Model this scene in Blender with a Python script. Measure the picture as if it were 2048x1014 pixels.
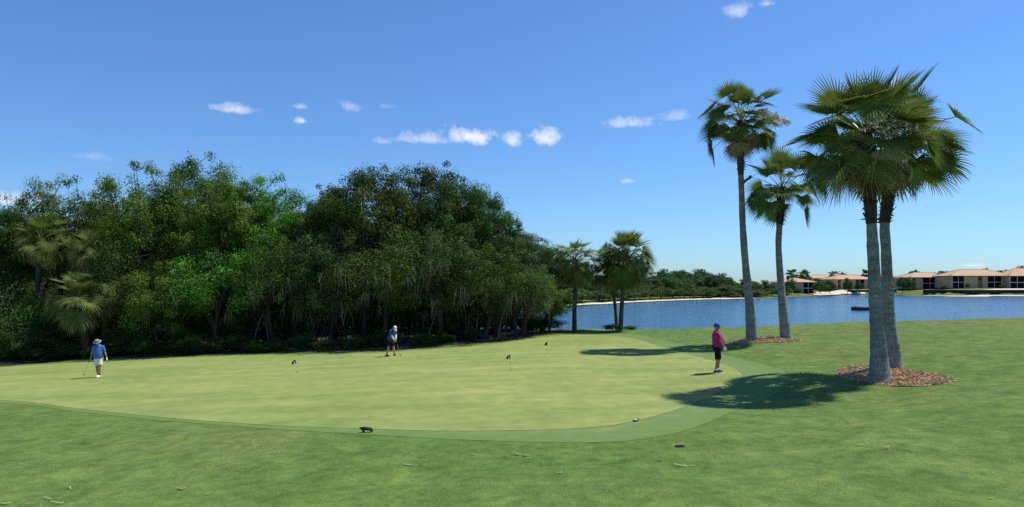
import bpy, math, random
import numpy as np
from math import radians as R, sin, cos, pi

for o in list(bpy.data.objects):
    bpy.data.objects.remove(o)
SC = bpy.context.scene
COL = SC.collection
random.seed(7)

# ------------------------------------------------------------------ camera, sky, sun, exposure
FPX, CX, HY, CAMZ = 1400.0, 1024.0, 568.0, 5.5       # focal length in photo pixels, centre column, horizon row, eye height over the lake
cam_d = bpy.data.cameras.new('camera')
cam = bpy.data.objects.new('camera', cam_d); COL.objects.link(cam)
cam.location = (0, 0, CAMZ); cam.rotation_euler = (pi/2, 0, 0)
cam_d.sensor_width = 36; cam_d.lens = FPX/2048*36
cam_d.shift_y = (HY-507)/2048
cam_d.clip_start = 0.1; cam_d.clip_end = 8000
SC.camera = cam

SUN_EL, SUN_AZ = R(60), R(20)                          # azimuth measured from +X towards +Y
SUN_STRENGTH, SKY_STRENGTH, EXPOSURE = 4.8, 0.10, 0.22
sun_d = bpy.data.lights.new('sun', 'SUN'); sun_d.energy = SUN_STRENGTH; sun_d.angle = R(0.53); sun_d.color = (1.0, 0.955, 0.88)
sun = bpy.data.objects.new('sun', sun_d); COL.objects.link(sun)
from mathutils import Vector, Matrix
_to_sun = Vector((cos(SUN_EL)*cos(SUN_AZ), cos(SUN_EL)*sin(SUN_AZ), sin(SUN_EL)))
sun.rotation_euler = (-_to_sun).to_track_quat('-Z', 'Y').to_euler()
sun.location = (40, 0, 60)

world = bpy.data.worlds.new('World'); SC.world = world; world.use_nodes = True

def pdir(px, py):
    return Vector(((px-CX)/FPX, 1.0, (HY-py)/FPX)).normalized()

# cumulus puffs: (direction by photo column and row, half width px, half height px, opacity, seed)
CLOUDS = [(470,219,58,13,.75,1),(603,242,15,9,.85,2),(600,214,17,7,.4,3),(704,214,32,13,.32,4),(776,214,18,5,.15,5),
          (862,279,72,13,.6,6),(936,275,62,19,1.0,7),(1023,281,20,18,.8,8),(1093,277,38,25,.95,9),(762,283,20,7,.3,10),
          (1262,248,54,12,.62,11),(1345,234,36,11,.32,12),(1475,24,30,15,.55,13),(1533,8,18,8,.5,14),(1255,363,13,5,.5,15),
          (20,402,70,17,.72,16),(178,314,36,9,.2,17),(1800,168,34,17,.3,18),(1945,531,28,5,.55,19),(1570,292,24,9,.3,20),
          (2350,330,130,34,.7,21),(-420,300,120,30,.7,22),(-160,190,60,14,.5,23)]
def build_sky():
    nt = world.node_tree; N = nt.nodes; L = nt.links
    N.clear()
    out = N.new('ShaderNodeOutputWorld'); bg = N.new('ShaderNodeBackground')
    sky = N.new('ShaderNodeTexSky'); sky.sky_type = 'NISHITA'; sky.sun_disc = False
    sky.sun_elevation = SUN_EL; sky.sun_rotation = pi/2 - SUN_AZ
    sky.altitude = 0; sky.air_density = 1.0; sky.dust_density = 0.35; sky.ozone_density = 2.6
    tc = N.new('ShaderNodeTexCoord')
    noise = N.new('ShaderNodeTexNoise'); noise.inputs['Scale'].default_value = 42; noise.inputs['Detail'].default_value = 9; noise.inputs['Roughness'].default_value = .68
    L.new(tc.outputs['Generated'], noise.inputs['Vector'])
    nz2 = N.new('ShaderNodeTexNoise'); nz2.inputs['Scale'].default_value = 11; nz2.inputs['Detail'].default_value = 3
    L.new(tc.outputs['Generated'], nz2.inputs['Vector'])
    def M(op, a, b=None, c=None, clamp=False):
        n = N.new('ShaderNodeMath'); n.operation = op; n.use_clamp = clamp
        for i, v in enumerate((a, b, c)):
            if v is None: continue
            if isinstance(v, (int, float)): n.inputs[i].default_value = v
            else: L.new(v, n.inputs[i])
        return n.outputs[0]
    def dot(v):
        n = N.new('ShaderNodeVectorMath'); n.operation = 'DOT_PRODUCT'
        L.new(tc.outputs['Generated'], n.inputs[0]); n.inputs[1].default_value = v
        return n.outputs['Value']
    nz = M('ADD', M('MULTIPLY_ADD', noise.outputs['Fac'], 3.6, -1.8), M('MULTIPLY_ADD', nz2.outputs['Fac'], 1.2, -.6))
    total = None
    for (px, py, a, b, op, sd) in CLOUDS:
        c = pdir(px, py); r = c.cross(Vector((0, 0, 1))).normalized(); t = r.cross(c)
        k = c.y                                        # pixels per radian shrink away from the axis
        a_, b_ = a/FPX*k*1.25, b/FPX*k*1.5
        u = M('MULTIPLY', dot(r), 1/a_); v = M('MULTIPLY', dot(t), 1/b_)
        vd = M('MINIMUM', M('MULTIPLY', v, 1.7), v)    # flatter underside
        d = M('SQRT', M('ADD', M('MULTIPLY', u, u), M('MULTIPLY', vd, vd)))
        f = M('ADD', M('SUBTRACT', .82, d), M('MULTIPLY', nz, .62))
        f = M('MULTIPLY', f, 1.35, clamp=True)
        f = M('MULTIPLY', M('SMOOTH_MIN', f, 1.0, .2), op)
        f = M('MULTIPLY', f, M('GREATER_THAN', dot(c), .8))
        total = f if total is None else M('MAXIMUM', total, f)
    mix = N.new('ShaderNodeMix'); mix.data_type = 'RGBA'
    L.new(M('MULTIPLY', total, .9), mix.inputs['Factor'])
    wb = N.new('ShaderNodeMix'); wb.data_type = 'RGBA'; wb.blend_type = 'MULTIPLY'; wb.inputs['Factor'].default_value = 1     # the camera's cool white balance
    L.new(sky.outputs['Color'], wb.inputs['A']); wb.inputs['B'].default_value = (.61, .92, 1.30, 1)
    L.new(wb.outputs['Result'], mix.inputs['A']); mix.inputs['B'].default_value = (8.3, 8.5, 9.2, 1)
    L.new(mix.outputs['Result'], bg.inputs['Color'])
    bg.inputs['Strength'].default_value = SKY_STRENGTH
    L.new(bg.outputs[0], out.inputs['Surface'])
build_sky()
world.cycles.sampling_method = 'MANUAL'; world.cycles.sample_map_resolution = 512

SC.view_settings.view_transform = 'Standard'; SC.view_settings.look = 'None'
SC.view_settings.exposure = EXPOSURE; SC.view_settings.gamma = 1; SC.view_settings.use_curve_mapping = False
SC.render.engine = 'CYCLES'
SC.cycles.max_bounces = 6; SC.cycles.diffuse_bounces = 3; SC.cycles.glossy_bounces = 2; SC.cycles.transmission_bounces = 3
SC.cycles.use_denoising = False

# ------------------------------------------------------------------ helpers
def W(px, py, d):
    """point at depth d metres seen at photo pixel"""
    return np.array(((px-CX)/FPX*d, d, CAMZ-(py-HY)/FPX*d))

class MB:
    """collects quads/tris; build() links one mesh object"""
    def __init__(s): s.v = []; s.f = []; s.m = []; s.n = 0; s.sm = []
    def add(s, V, F, mi=0, smooth=True):
        V = np.asarray(V, float).reshape(-1, 3)
        s.v.append(V)
        for f in F:
            s.f.append(tuple(int(i)+s.n for i in f)); s.m.append(mi); s.sm.append(smooth)
        s.n += len(V); return s
    def box(s, c, h, rot=None, mi=0, bevel=0.0):
        cx, cy, cz = c; hx, hy, hz = h
        P = np.array([(sx*hx, sy*hy, sz*hz) for sz in (-1, 1) for sy in (-1, 1) for sx in (-1, 1)], float)
        if rot is not None: P = P @ np.array(rot).T
        P += np.array(c)
        return s.add(P, [(0,2,3,1),(4,5,7,6),(0,1,5,4),(2,6,7,3),(0,4,6,2),(1,3,7,5)], mi, False)
    def tube(s, P, r, k=8, mi=0, cap=True, ell=None):
        P = np.asarray(P, float); n = len(P); r = np.broadcast_to(np.asarray(r, float), (n,))
        T = np.gradient(P, axis=0); T /= np.linalg.norm(T, axis=1)[:, None]+1e-12
        a = np.array((0, 0, 1.)) if abs(T[0][2]) < .9 else np.array((1., 0, 0))
        u = np.cross(T[0], a); u /= np.linalg.norm(u)
        V = []; th = np.arange(k)*2*pi/k
        for i in range(n):
            u = u-T[i]*np.dot(u, T[i]); u /= np.linalg.norm(u)+1e-12
            w = np.cross(T[i], u)
            V.append(P[i]+r[i]*(np.cos(th)[:, None]*u+np.sin(th)[:, None]*w))
        V = np.concatenate(V)
        F = [(i*k+j, i*k+(j+1) % k, (i+1)*k+(j+1) % k, (i+1)*k+j) for i in range(n-1) for j in range(k)]
        if cap:
            F.append(tuple(range(k-1, -1, -1))); F.append(tuple(range((n-1)*k, n*k)))
        return s.add(V, F, mi)
    def loft(s, rings, k=20, mi=0, cap=True):
        """rings: (centre, ax vector, ay vector)"""
        th = np.arange(k)*2*pi/k; V = []
        for c, ax, ay in rings:
            V.append(np.array(c)+np.cos(th)[:, None]*np.array(ax)+np.sin(th)[:, None]*np.array(ay))
        n = len(rings); V = np.concatenate(V)
        F = [(i*k+j, i*k+(j+1) % k, (i+1)*k+(j+1) % k, (i+1)*k+j) for i in range(n-1) for j in range(k)]
        if cap:
            F.append(tuple(range(k-1, -1, -1))); F.append(tuple(range((n-1)*k, n*k)))
        return s.add(V, F, mi)
    def ball(s, c, r, nu=12, nv=8, rot=None, mi=0):
        r = np.broadcast_to(np.asarray(r, float), (3,)); V = [(0, 0, 1.)]
        for i in range(1, nv):
            p = pi*i/nv
            for j in range(nu):
                t = 2*pi*j/nu; V.append((sin(p)*cos(t), sin(p)*sin(t), cos(p)))
        V.append((0, 0, -1.)); V = np.array(V)*r
        if rot is not None: V = V @ np.array(rot).T
        F = [(0, 1+j, 1+(j+1) % nu) for j in range(nu)]
        for i in range(nv-2):
            a = 1+i*nu; b = a+nu
            F += [(a+j, b+j, b+(j+1) % nu, a+(j+1) % nu) for j in range(nu)]
        e = len(V)-1; a = 1+(nv-2)*nu
        F += [(e, a+(j+1) % nu, a+j) for j in range(nu)]
        return s.add(V+np.array(c), F, mi)
    def xform(s, M):
        M = np.array(M); s.v = [v @ M[:3, :3].T+M[:3, 3] for v in s.v]; return s
    def mesh(s, name, mats):
        me = bpy.data.meshes.new(name)
        me.from_pydata(np.concatenate(s.v).tolist(), [], s.f)
        mats = mats if isinstance(mats, (list, tuple)) else [mats]
        for m in mats: me.materials.append(m)
        me.polygons.foreach_set('material_index', s.m); me.polygons.foreach_set('use_smooth', s.sm)
        me.update(); return me
    def build(s, name, mats, parent=None, loc=None):
        return link(name, s.mesh(name, mats), parent, loc)

def link(name, me, parent=None, loc=None, rot=None, scale=None):
    o = bpy.data.objects.new(name, me); COL.objects.link(o)
    if parent is not None: o.parent = parent
    if loc is not None: o.location = loc
    if rot is not None: o.rotation_euler = rot
    if scale is not None: o.scale = scale
    return o
def quads_mesh(name, V, F, mat, tone=None, smooth=False):
    """fast mesh of equal sided faces, F (M,k)"""
    me = bpy.data.meshes.new(name); V = np.asarray(V, np.float32); F = np.asarray(F, np.int32)
    k = F.shape[1]
    me.vertices.add(len(V)); me.vertices.foreach_set('co', V.ravel())
    me.loops.add(F.size); me.loops.foreach_set('vertex_index', F.ravel())
    me.polygons.add(len(F)); me.polygons.foreach_set('loop_start', np.arange(0, F.size, k, dtype=np.int32))
    me.polygons.foreach_set('use_smooth', np.full(len(F), smooth))
    me.materials.append(mat)
    if tone is not None:
        at = me.attributes.new('tone', 'FLOAT', 'POINT'); at.data.foreach_set('value', np.asarray(tone, np.float32))
    me.update(calc_edges=True); return me
def tag(o, label=None, cat=None, group=None, kind=None):
    if label: o['label'] = label
    if cat: o['category'] = cat
    if group: o['group'] = group
    if kind: o['kind'] = kind
    return o
def thing(name, label, cat, loc=(0, 0, 0), rz=0, group=None):
    o = bpy.data.objects.new(name, None); COL.objects.link(o)
    o.empty_display_size = .2; o.location = loc; o.rotation_euler = (0, 0, rz)
    return tag(o, label, cat, group)

# ------------------------------------------------------------------ materials
def newmat(name):
    m = bpy.data.materials.new(name); m.use_nodes = True
    nt = m.node_tree; return m, nt, nt.nodes, nt.links, nt.nodes['Principled BSDF']
def ramp(N, L, fac, stops):
    r = N.new('ShaderNodeValToRGB'); L.new(fac, r.inputs[0])
    e = r.color_ramp.elements
    while len(e) > len(stops): e.remove(e[-1])
    while len(e) < len(stops): e.new(1)
    for i, (p, c) in enumerate(stops):
        e[i].position = p; e[i].color = (*c, 1)
    return r.outputs[0]
def noise(N, L, vec, scale, detail=4, rough=.55, stretch=None):
    n = N.new('ShaderNodeTexNoise'); n.inputs['Scale'].default_value = scale; n.inputs['Detail'].default_value = detail; n.inputs['Roughness'].default_value = rough
    if stretch is not None:
        mp = N.new('ShaderNodeMapping'); mp.inputs['Scale'].default_value = stretch; L.new(vec, mp.inputs[0]); vec = mp.outputs[0]
    L.new(vec, n.inputs['Vector']); return n.outputs['Fac']
def mix(N, L, fac, a, b, mode='MIX'):
    n = N.new('ShaderNodeMix'); n.data_type = 'RGBA'; n.blend_type = mode
    if isinstance(fac, (int, float)): n.inputs['Factor'].default_value = fac
    else: L.new(fac, n.inputs['Factor'])
    for k, v in (('A', a), ('B', b)):
        if isinstance(v, (tuple, list)): n.inputs[k].default_value = (*v, 1)
        else: L.new(v, n.inputs[k])
    return n.outputs['Result']
def mth(N, L, op, a, b=0.0, clamp=False):
    n = N.new('ShaderNodeMath'); n.operation = op; n.use_clamp = clamp
    for i, v in enumerate((a, b)):
        if isinstance(v, (int, float)): n.inputs[i].default_value = v
        else: L.new(v, n.inputs[i])
    return n.outputs[0]
def bump(N, L, h, strength, dist, bsdf):
    b = N.new('ShaderNodeBump'); b.inputs['Strength'].default_value = strength; b.inputs['Distance'].default_value = dist
    L.new(h, b.inputs['Height']); L.new(b.outputs[0], bsdf.inputs['Normal']); return b
def plain(name, col, rough=.6, var=.25, scale=6.0, spec=.4, metal=0.0, bmp=0.0, coord='Object', stretch=None):
    m, nt, N, L, b = newmat(name)
    tc = N.new('ShaderNodeTexCoord')
    f = noise(N, L, tc.outputs[coord], scale, 5, .6, stretch)
    lo = tuple(c*(1-var) for c in col); hi = tuple(min(1, c*(1+var)) for c in col)
    L.new(ramp(N, L, f, [(.3, lo), (.7, hi)]), b.inputs['Base Color'])
    b.inputs['Roughness'].default_value = rough; b.inputs['Specular IOR Level'].default_value = spec; b.inputs['Metallic'].default_value = metal
    if bmp: bump(N, L, f, bmp, .02, b)
    return m
def leafmat(name, dark, light, trans=.28, rough=.6, hue=.03, obj_var=.25, spec=.10):
    """leaf: tone attribute per leaf, whole plants differ a little, some light passes through"""
    m, nt, N, L, b = newmat(name)
    at = N.new('ShaderNodeAttribute'); at.attribute_name = 'tone'
    oi = N.new('ShaderNodeObjectInfo')
    c = ramp(N, L, at.outputs['Fac'], [(0, dark), (1, light)])
    hs = N.new('ShaderNodeHueSaturation'); L.new(c, hs.inputs['Color'])
    L.new(mth(N, L, 'ADD', mth(N, L, 'MULTIPLY', oi.outputs['Random'], 2*hue), .5-hue), hs.inputs['Hue'])
    L.new(mth(N, L, 'ADD', mth(N, L, 'MULTIPLY', oi.outputs['Random'], 2*obj_var), 1-obj_var), hs.inputs['Value'])
    L.new(hs.outputs[0], b.inputs['Base Color']); b.inputs['Roughness'].default_value = rough
    b.inputs['Specular IOR Level'].default_value = 0.0
    gl = N.new('ShaderNodeBsdfGlossy'); gl.inputs['Roughness'].default_value = rough; gl.inputs['Color'].default_value = (.8, .85, .75, 1)
    gm = N.new('ShaderNodeMixShader'); gm.inputs[0].default_value = spec*.25; L.new(b.outputs[0], gm.inputs[1]); L.new(gl.outputs[0], gm.inputs[2])
    tr = N.new('ShaderNodeBsdfTranslucent'); L.new(mix(N, L, .5, hs.outputs[0], (.12, .16, .02), 'ADD'), tr.inputs['Color'])
    ms = N.new('ShaderNodeMixShader'); ms.inputs[0].default_value = trans
    L.new(gm.outputs[0], ms.inputs[1]); L.new(tr.outputs[0], ms.inputs[2])
    L.new(ms.outputs[0], N['Material Output'].inputs['Surface'])
    return m

MAT = {}
def ground_materials():
    m, nt, N, L, b = newmat('rough_grass')
    g = N.new('ShaderNodeNewGeometry'); P = g.outputs['Position']
    n1 = noise(N, L, P, .16, 4, .6); n2 = noise(N, L, P, 1.3, 5, .65); n3 = noise(N, L, P, 22, 3, .7)
    c = ramp(N, L, n1, [(.3, (.090, .160, .039)), (.55, (.110, .175, .047)), (.75, (.138, .175, .056))])
    dry = noise(N, L, P, .11, 5, .65)
    sx = N.new('ShaderNodeSeparateXYZ'); L.new(P, sx.inputs[0])
    dm = mth(N, L, 'MULTIPLY', mth(N, L, 'SUBTRACT', sx.outputs[0], 9.0), .035, True)      # the drier knoll by the lake
    dm = mth(N, L, 'MULTIPLY', dm, mth(N, L, 'MULTIPLY', mth(N, L, 'SUBTRACT', sx.outputs[1], 20.0), .09, True))
    c = mix(N, L, mth(N, L, 'MULTIPLY', dm, mth(N, L, 'MULTIPLY', mth(N, L, 'SUBTRACT', dry, .30), 3.2, True), True), c, (.150, .150, .058))
    c = mix(N, L, 1.0, c, ramp(N, L, n2, [(.3, (.34, .38, .32)), (.52, (.5, .5, .5)), (.7, (.66, .62, .55))]), 'OVERLAY')
    n6 = noise(N, L, P, 3.6, 4, .6)
    c = mix(N, L, .75, c, ramp(N, L, n6, [(.33, (.33, .36, .31)), (.5, (.5, .5, .5)), (.68, (.64, .62, .58))]), 'OVERLAY')
    c = mix(N, L, .5, c, ramp(N, L, n3, [(.25, (.25, .25, .25)), (.75, (.75, .75, .75))]), 'OVERLAY')
    L.new(c, b.inputs['Base Color']); b.inputs['Roughness'].default_value = .9; b.inputs['Specular IOR Level'].default_value = .05
    bump(N, L, mth(N, L, 'ADD', mth(N, L, 'MULTIPLY', n2, 1.0), mth(N, L, 'MULTIPLY', n3, .35)), .9, .07, b)
    MAT['rough'] = m
    m, nt, N, L, b = newmat('putting_turf')
    g = N.new('ShaderNodeNewGeometry'); P = g.outputs['Position']
    n1 = noise(N, L, P, .22, 4, .6); n2 = noise(N, L, P, 1.8, 5, .6); n3 = noise(N, L, P, 45, 2, .7)
    n4 = noise(N, L, P, .5, 3, .55, (.25, 1.6, 1))
    c = ramp(N, L, n1, [(.3, (.190, .238, .074)), (.5, (.222, .262, .086)), (.72, (.256, .278, .100))])
    c = mix(N, L, .7, c, ramp(N, L, n4, [(.32, (.40, .44, .40)), (.66, (.60, .57, .52))]), 'OVERLAY')
    c = mix(N, L, .8, c, ramp(N, L, n2, [(.3, (.40, .42, .40)), (.7, (.6, .58, .56))]), 'OVERLAY')
    c = mix(N, L, .3, c, ramp(N, L, n3, [(.25, (.3, .3, .3)), (.75, (.7, .7, .7))]), 'OVERLAY')
    L.new(c, b.inputs['Base Color']); b.inputs['Roughness'].default_value = .9; b.inputs['Specular IOR Level'].default_value = .06
    bump(N, L, n3, .3, .01, b)
    MAT['green'] = m
    m, nt, N, L, b = newmat('fringe_turf')
    g = N.new('ShaderNodeNewGeometry'); P = g.outputs['Position']
    n1 = noise(N, L, P, .35, 4, .6); n2 = noise(N, L, P, 2.2, 5, .6); n3 = noise(N, L, P, 30, 2, .7)
    c = ramp(N, L, n1, [(.3, (.135, .200, .070)), (.55, (.158, .218, .080)), (.75, (.190, .228, .088))])
    c = mix(N, L, .6, c, ramp(N, L, n2, [(.3, (.38, .4, .38)), (.7, (.62, .6, .58))]), 'OVERLAY')
    c = mix(N, L, .4, c, ramp(N, L, n3, [(.25, (.3, .3, .3)), (.75, (.7, .7, .7))]), 'OVERLAY')
    at = N.new('ShaderNodeAttribute'); at.attribute_name = 'ring'
    fac = mth(N, L, 'MULTIPLY', mth(N, L, 'SUBTRACT', 1.0, at.outputs['Fac']), 6.5)
    fac = mth(N, L, 'ADD', fac, mth(N, L, 'MULTIPLY', mth(N, L, 'SUBTRACT', n2, .5), 1.6), True)
    c = mix(N, L, fac, (.120, .190, .054), c)
    L.new(c, b.inputs['Base Color']); b.inputs['Roughness'].default_value = .9; b.inputs['Specular IOR Level'].default_value = .06
    bump(N, L, n3, .4, .02, b)
    MAT['fringe'] = m
    m, nt, N, L, b = newmat('forest_litter')
    g = N.new('ShaderNodeNewGeometry'); P = g.outputs['Position']
    n2 = noise(N, L, P, 1.2, 5, .6); n3 = noise(N, L, P, 14, 4, .7)
    c = mix(N, L, n3, (.020, .015, .010), (.085, .060, .038)); c = mix(N, L, n2, c, (.050, .048, .022))
    L.new(c, b.inputs['Base Color']); b.inputs['Roughness'].default_value = .9; bump(N, L, n3, .8, .06, b)
    MAT['litter'] = m
    m, nt, N, L, b = newmat('mulch')
    g = N.new('ShaderNodeNewGeometry'); P = g.outputs['Position']
    n3 = noise(N, L, P, 26, 5, .75); n2 = noise(N, L, P, 3, 3, .6)
    c = ramp(N, L, n3, [(.3, (.27, .16, .088)), (.5, (.44, .28, .16)), (.72, (.58, .40, .245))])
    c = mix(N, L, .4, c, ramp(N, L, n2, [(.3, (.35, .35, .35)), (.7, (.65, .62, .6))]), 'OVERLAY')
    L.new(c, b.inputs['Base Color']); b.inputs['Roughness'].default_value = .9; bump(N, L, n3, .9, .05, b)
    MAT['mulch'] = m
    m, nt, N, L, b = newmat('lake_water')
    g = N.new('ShaderNodeNewGeometry'); P = g.outputs['Position']
    w1 = noise(N, L, P, 1.0, 3, .6, (.16, .9, 1)); w2 = noise(N, L, P, 3.0, 3, .6, (.3, 1.2, 1)); w3 = noise(N, L, P, 1.0, 4, .6, (.012, .05, 1))
    b.inputs['Base Color'].default_value = (.012, .05, .10, 1); b.inputs['Roughness'].default_value = .14
    b.inputs['IOR'].default_value = 1.333; b.inputs['Specular IOR Level'].default_value = .5
    L.new(mix(N, L, w3, (.008, .060, .118), (.034, .118, .195)), b.inputs['Base Color'])
    h = mth(N, L, 'ADD', mth(N, L, 'MULTIPLY', w1, .26), mth(N, L, 'MULTIPLY', w2, .07))
    h = mth(N, L, 'MULTIPLY', h, mth(N, L, 'ADD', mth(N, L, 'MULTIPLY', w3, 1.4), .3))
    bump(N, L, h, 1.0, 1.0, b)
    MAT['water'] = m
    MAT['sand'] = plain('beach_sand', (.62, .53, .38), .9, .15, .35, coord='Object')
ground_materials()
# ------------------------------------------------------------------ terrain
LAKE = np.array([(-60,96),(-25,82),(0,66),(12,60),(22,57.5),(40,55.5),(62,55),(95,57),(160,66),(260,85),(400,120),(480,190),
                 (450,245),(330,290),(225,309),(203,300),(190,304),(186,318),(190,340),(196,352),(190,364),(177,366),(164,350),(141,322),(127,309),
                 (111,286),(97,267),(87,257),(77,250),(64,240),(42,214),(27,192),(15.7,175),(4,152),(-8,128),(-30,110)], float)
def seg_dist(X, Y, poly, closed=True):
    n = len(poly); best = np.full(X.shape, 1e18)
    for i in range(n if closed else n-1):
        a = poly[i]; b = poly[(i+1) % n]; d = b-a; L2 = d @ d+1e-12
        t = np.clip(((X-a[0])*d[0]+(Y-a[1])*d[1])/L2, 0, 1)
        best = np.minimum(best, (X-a[0]-t*d[0])**2+(Y-a[1]-t*d[1])**2)
    return np.sqrt(best)
def inside(X, Y, poly):
    r = np.zeros(X.shape, bool); n = len(poly); j = n-1
    for i in range(n):
        xi, yi = poly[i]; xj, yj = poly[j]
        if yi != yj:
            r ^= ((yi > Y) != (yj > Y)) & (X < (xj-xi)*(Y-yi)/(yj-yi)+xi)
        j = i
    return r
def sdist(X, Y, poly):                                 # positive outside
    d = seg_dist(X, Y, poly); return np.where(inside(X, Y, poly), -d, d)
def catmull(P, per=8, closed=True):
    P = np.asarray(P, float); n = len(P); out = []
    for i in range(n if closed else n-1):
        if closed: p = [P[(i+k) % n] for k in (-1, 0, 1, 2)]
        else: p = [P[min(max(i+k, 0), n-1)] for k in (-1, 0, 1, 2)]
        for t in np.arange(per)/per:
            out.append(.5*(2*p[1]+(p[2]-p[0])*t+(2*p[0]-5*p[1]+4*p[2]-p[3])*t*t+(3*p[1]-p[0]-3*p[2]+p[3])*t**3))
    if not closed: out.append(P[-1])
    return np.array(out)
LAKES = catmull(LAKE, 5)
def smooth(a, b, x):
    t = np.clip((x-a)/(b-a), 0, 1); return t*t*(3-2*t)

# surveyed points of the near ground: photo pixel and depth in metres
CP = [(0,803,25),(300,835,20.4),(730,858,16.7),(1100,865,15.8),(200,755,32.6),(780,713,37),(1435,746,25.5),
      (0,733,42),(400,712,42.5),(800,700,41.5),(1000,685,43),(1130,668,47),(1240,665,49),(590,745,31),(1020,741,28),(1092,703,36),
      (0,1014,11.4),(1024,1014,10.1),(2048,1014,9.0),(1760,770,22),(1787,738,24.3),(1505,682,38),(1572,682,38),
      (2048,860,13.2),(2048,760,19.2),(2048,690,27),(1870,700,28.5),(1600,752,23.5),(1330,828,17),(1300,690,40),
      (1400,668,44),(1500,657,46),(1700,648,44),(1870,642,43),(2048,637,42),(1700,690,32),(1500,720,31),(1500,805,20.3),(1640,800,19.9)]
PTS = [tuple(W(*c)) for c in CP]+[(0,0,2.4),(0,-30,2.8),(60,0,3.0),(-60,0,1.2),(-60,45,.55),(-60,95,.9),(-30,62,.9),(-5,58,1.6),(90,42,3.3),(60,30,3.3),(-20,78,1.0),(-45,20,1.0)]
_P = np.array(PTS); _n = len(_P)
def _tps(r2): return np.where(r2 > 1e-9, r2*np.log(np.maximum(r2, 1e-9)), 0)
_K = _tps(((_P[:, None, :2]-_P[None, :, :2])**2).sum(-1))+np.eye(_n)*12.0
_Q = np.c_[np.ones(_n), _P[:, :2]]
_S = np.linalg.solve(np.block([[_K, _Q], [_Q.T, np.zeros((3, 3))]]), np.r_[_P[:, 2], 0, 0, 0])
def tps(X, Y):
    X = np.clip(X, -75, 110); Y = np.clip(Y, -35, 98)
    z = _S[_n]+_S[_n+1]*X+_S[_n+2]*Y
    for i in range(_n): z = z+_S[i]*_tps((X-_P[i, 0])**2+(Y-_P[i, 1])**2)
    return np.clip(z, .35, 4.2)
WALL_X = np.array([150, 178, 192, 196, 208, 235, 280, 340, 460]); WALL_Y = np.array([372, 372, 350, 326, 318, 324, 322, 312, 275])
def base_h(X, Y):
    X = np.asarray(X, float); Y = np.asarray(Y, float)
    sd = sdist(X, Y, LAKES)
    near = tps(X, Y)
    bank = .03+.27*np.maximum(sd, 0); k = .35
    hh = np.clip(.5+.5*(bank-near)/k, 0, 1); near = bank*(1-hh)+near*hh-k*hh*(1-hh)
    far = .05+np.minimum(.055*np.maximum(sd, 0), 1.2)
    step = smooth(-.6, .6, Y-np.interp(X, WALL_X, WALL_Y))*smooth(172, 180, X)
    far = far+1.5*step+np.minimum(.03*np.maximum(sd-10, 0), .9)*smooth(100, 150, X)
    w = smooth(95, 125, Y)*1.0
    w = np.maximum(w, smooth(110, 160, np.abs(X))*smooth(40, 90, Y))
    land = near*(1-w)+far*w
    return np.where(sd > 0, land, -np.minimum(.03+.25*(-sd), 1.6))
def hb(x, y): return float(base_h(np.array([x]), np.array([y]))[0])
def on_ground(px, py, d0=8.0, d1=95.0):
    """where the sight line through a photo pixel meets the near ground"""
    d = np.linspace(d0, d1, 900); x = (px-CX)/FPX*d; z = CAMZ-(py-HY)/FPX*d
    f = z-base_h(x, d); i = int(np.argmax(f < 0)) if (f < 0).any() else len(d)-1
    if i > 0:
        t = f[i-1]/(f[i-1]-f[i]+1e-9); dd = d[i-1]+t*(d[i]-d[i-1])
    else: dd = d[0]
    return np.array(((px-CX)/FPX*dd, dd, CAMZ-(py-HY)/FPX*dd))

GREEN_PX = [(0,801),(150,817),(300,833),(450,845),(600,854),(850,862),(1050,861),(1180,856),(1270,843),(1340,824),(1420,794),(1468,770),(1484,754),
            (1468,738),(1425,722),(1365,706),(1310,690),(1260,676),(1200,671),(1130,671),(1060,678),(1000,687),(900,696),(800,703),(600,709),(400,714),(200,723),(0,735)]
FRINGE_PX = [(0,806),(150,823),(300,839),(450,851),(600,862),(850,876),(1050,884),(1200,885),(1300,876),(1400,852),(1490,815),(1555,785),(1582,762),(1578,748),
             (1545,735),(1500,722),(1440,707),(1370,690),(1310,676),(1260,668.5),(1200,667),(1130,668),(1060,675),(1000,684),(900,693),(800,700),(600,707),(400,711.5),(200,720),(0,731)]
def outline(px):
    P = [on_ground(*p)[:2] for p in px]
    a = P[0]; b = P[-1]
    P = P+[b+(-7, -1.5), (a+b)/2+(-12, 0), a+(-7, 1.5)]
    return catmull(P, 7)
GREEN = outline(GREEN_PX); FRINGE = outline(FRINGE_PX)
BED1 = (12.3, 22.75, 1.28, 2.35); BED2 = None
_a = on_ground(1532, 684); BED2 = (_a[0]+.05, 38.0, 1.85, 1.5)
_rs = np.random.RandomState(3)
_W = [(f*cos(a), f*sin(a), ph, 1/f) for f, a, ph in zip(_rs.uniform(1.2, 7, 26), _rs.uniform(0, 6.28, 26), _rs.uniform(0, 6.28, 26))]
def bed_h(X, Y):
    z = np.zeros(np.shape(X))
    for (bx, by, rx, ry), hgt in ((BED1, .10), (BED2, .16)):
        r = np.sqrt(((X-bx)/rx)**2+((Y-by)/ry)**2); z = z+hgt*smooth(1.08, .35, r)
    return z
def H(X, Y):
    X = np.asarray(X, float); Y = np.asarray(Y, float)
    z = base_h(X, Y)
    m = (np.abs(X) < 70) & (Y > 3) & (Y < 62)
    if m.any():
        x = X[m]; y = Y[m]; s = 0
        for kx, ky, ph, a in _W: s = s+a*np.sin(kx*x+ky*y+ph)
        z[m] += s*.020*smooth(.1, 1.2, sdist(x, y, FRINGE))
    return z+bed_h(X, Y)
def hz(x, y): return float(H(np.array([x]), np.array([y]))[0])

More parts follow.
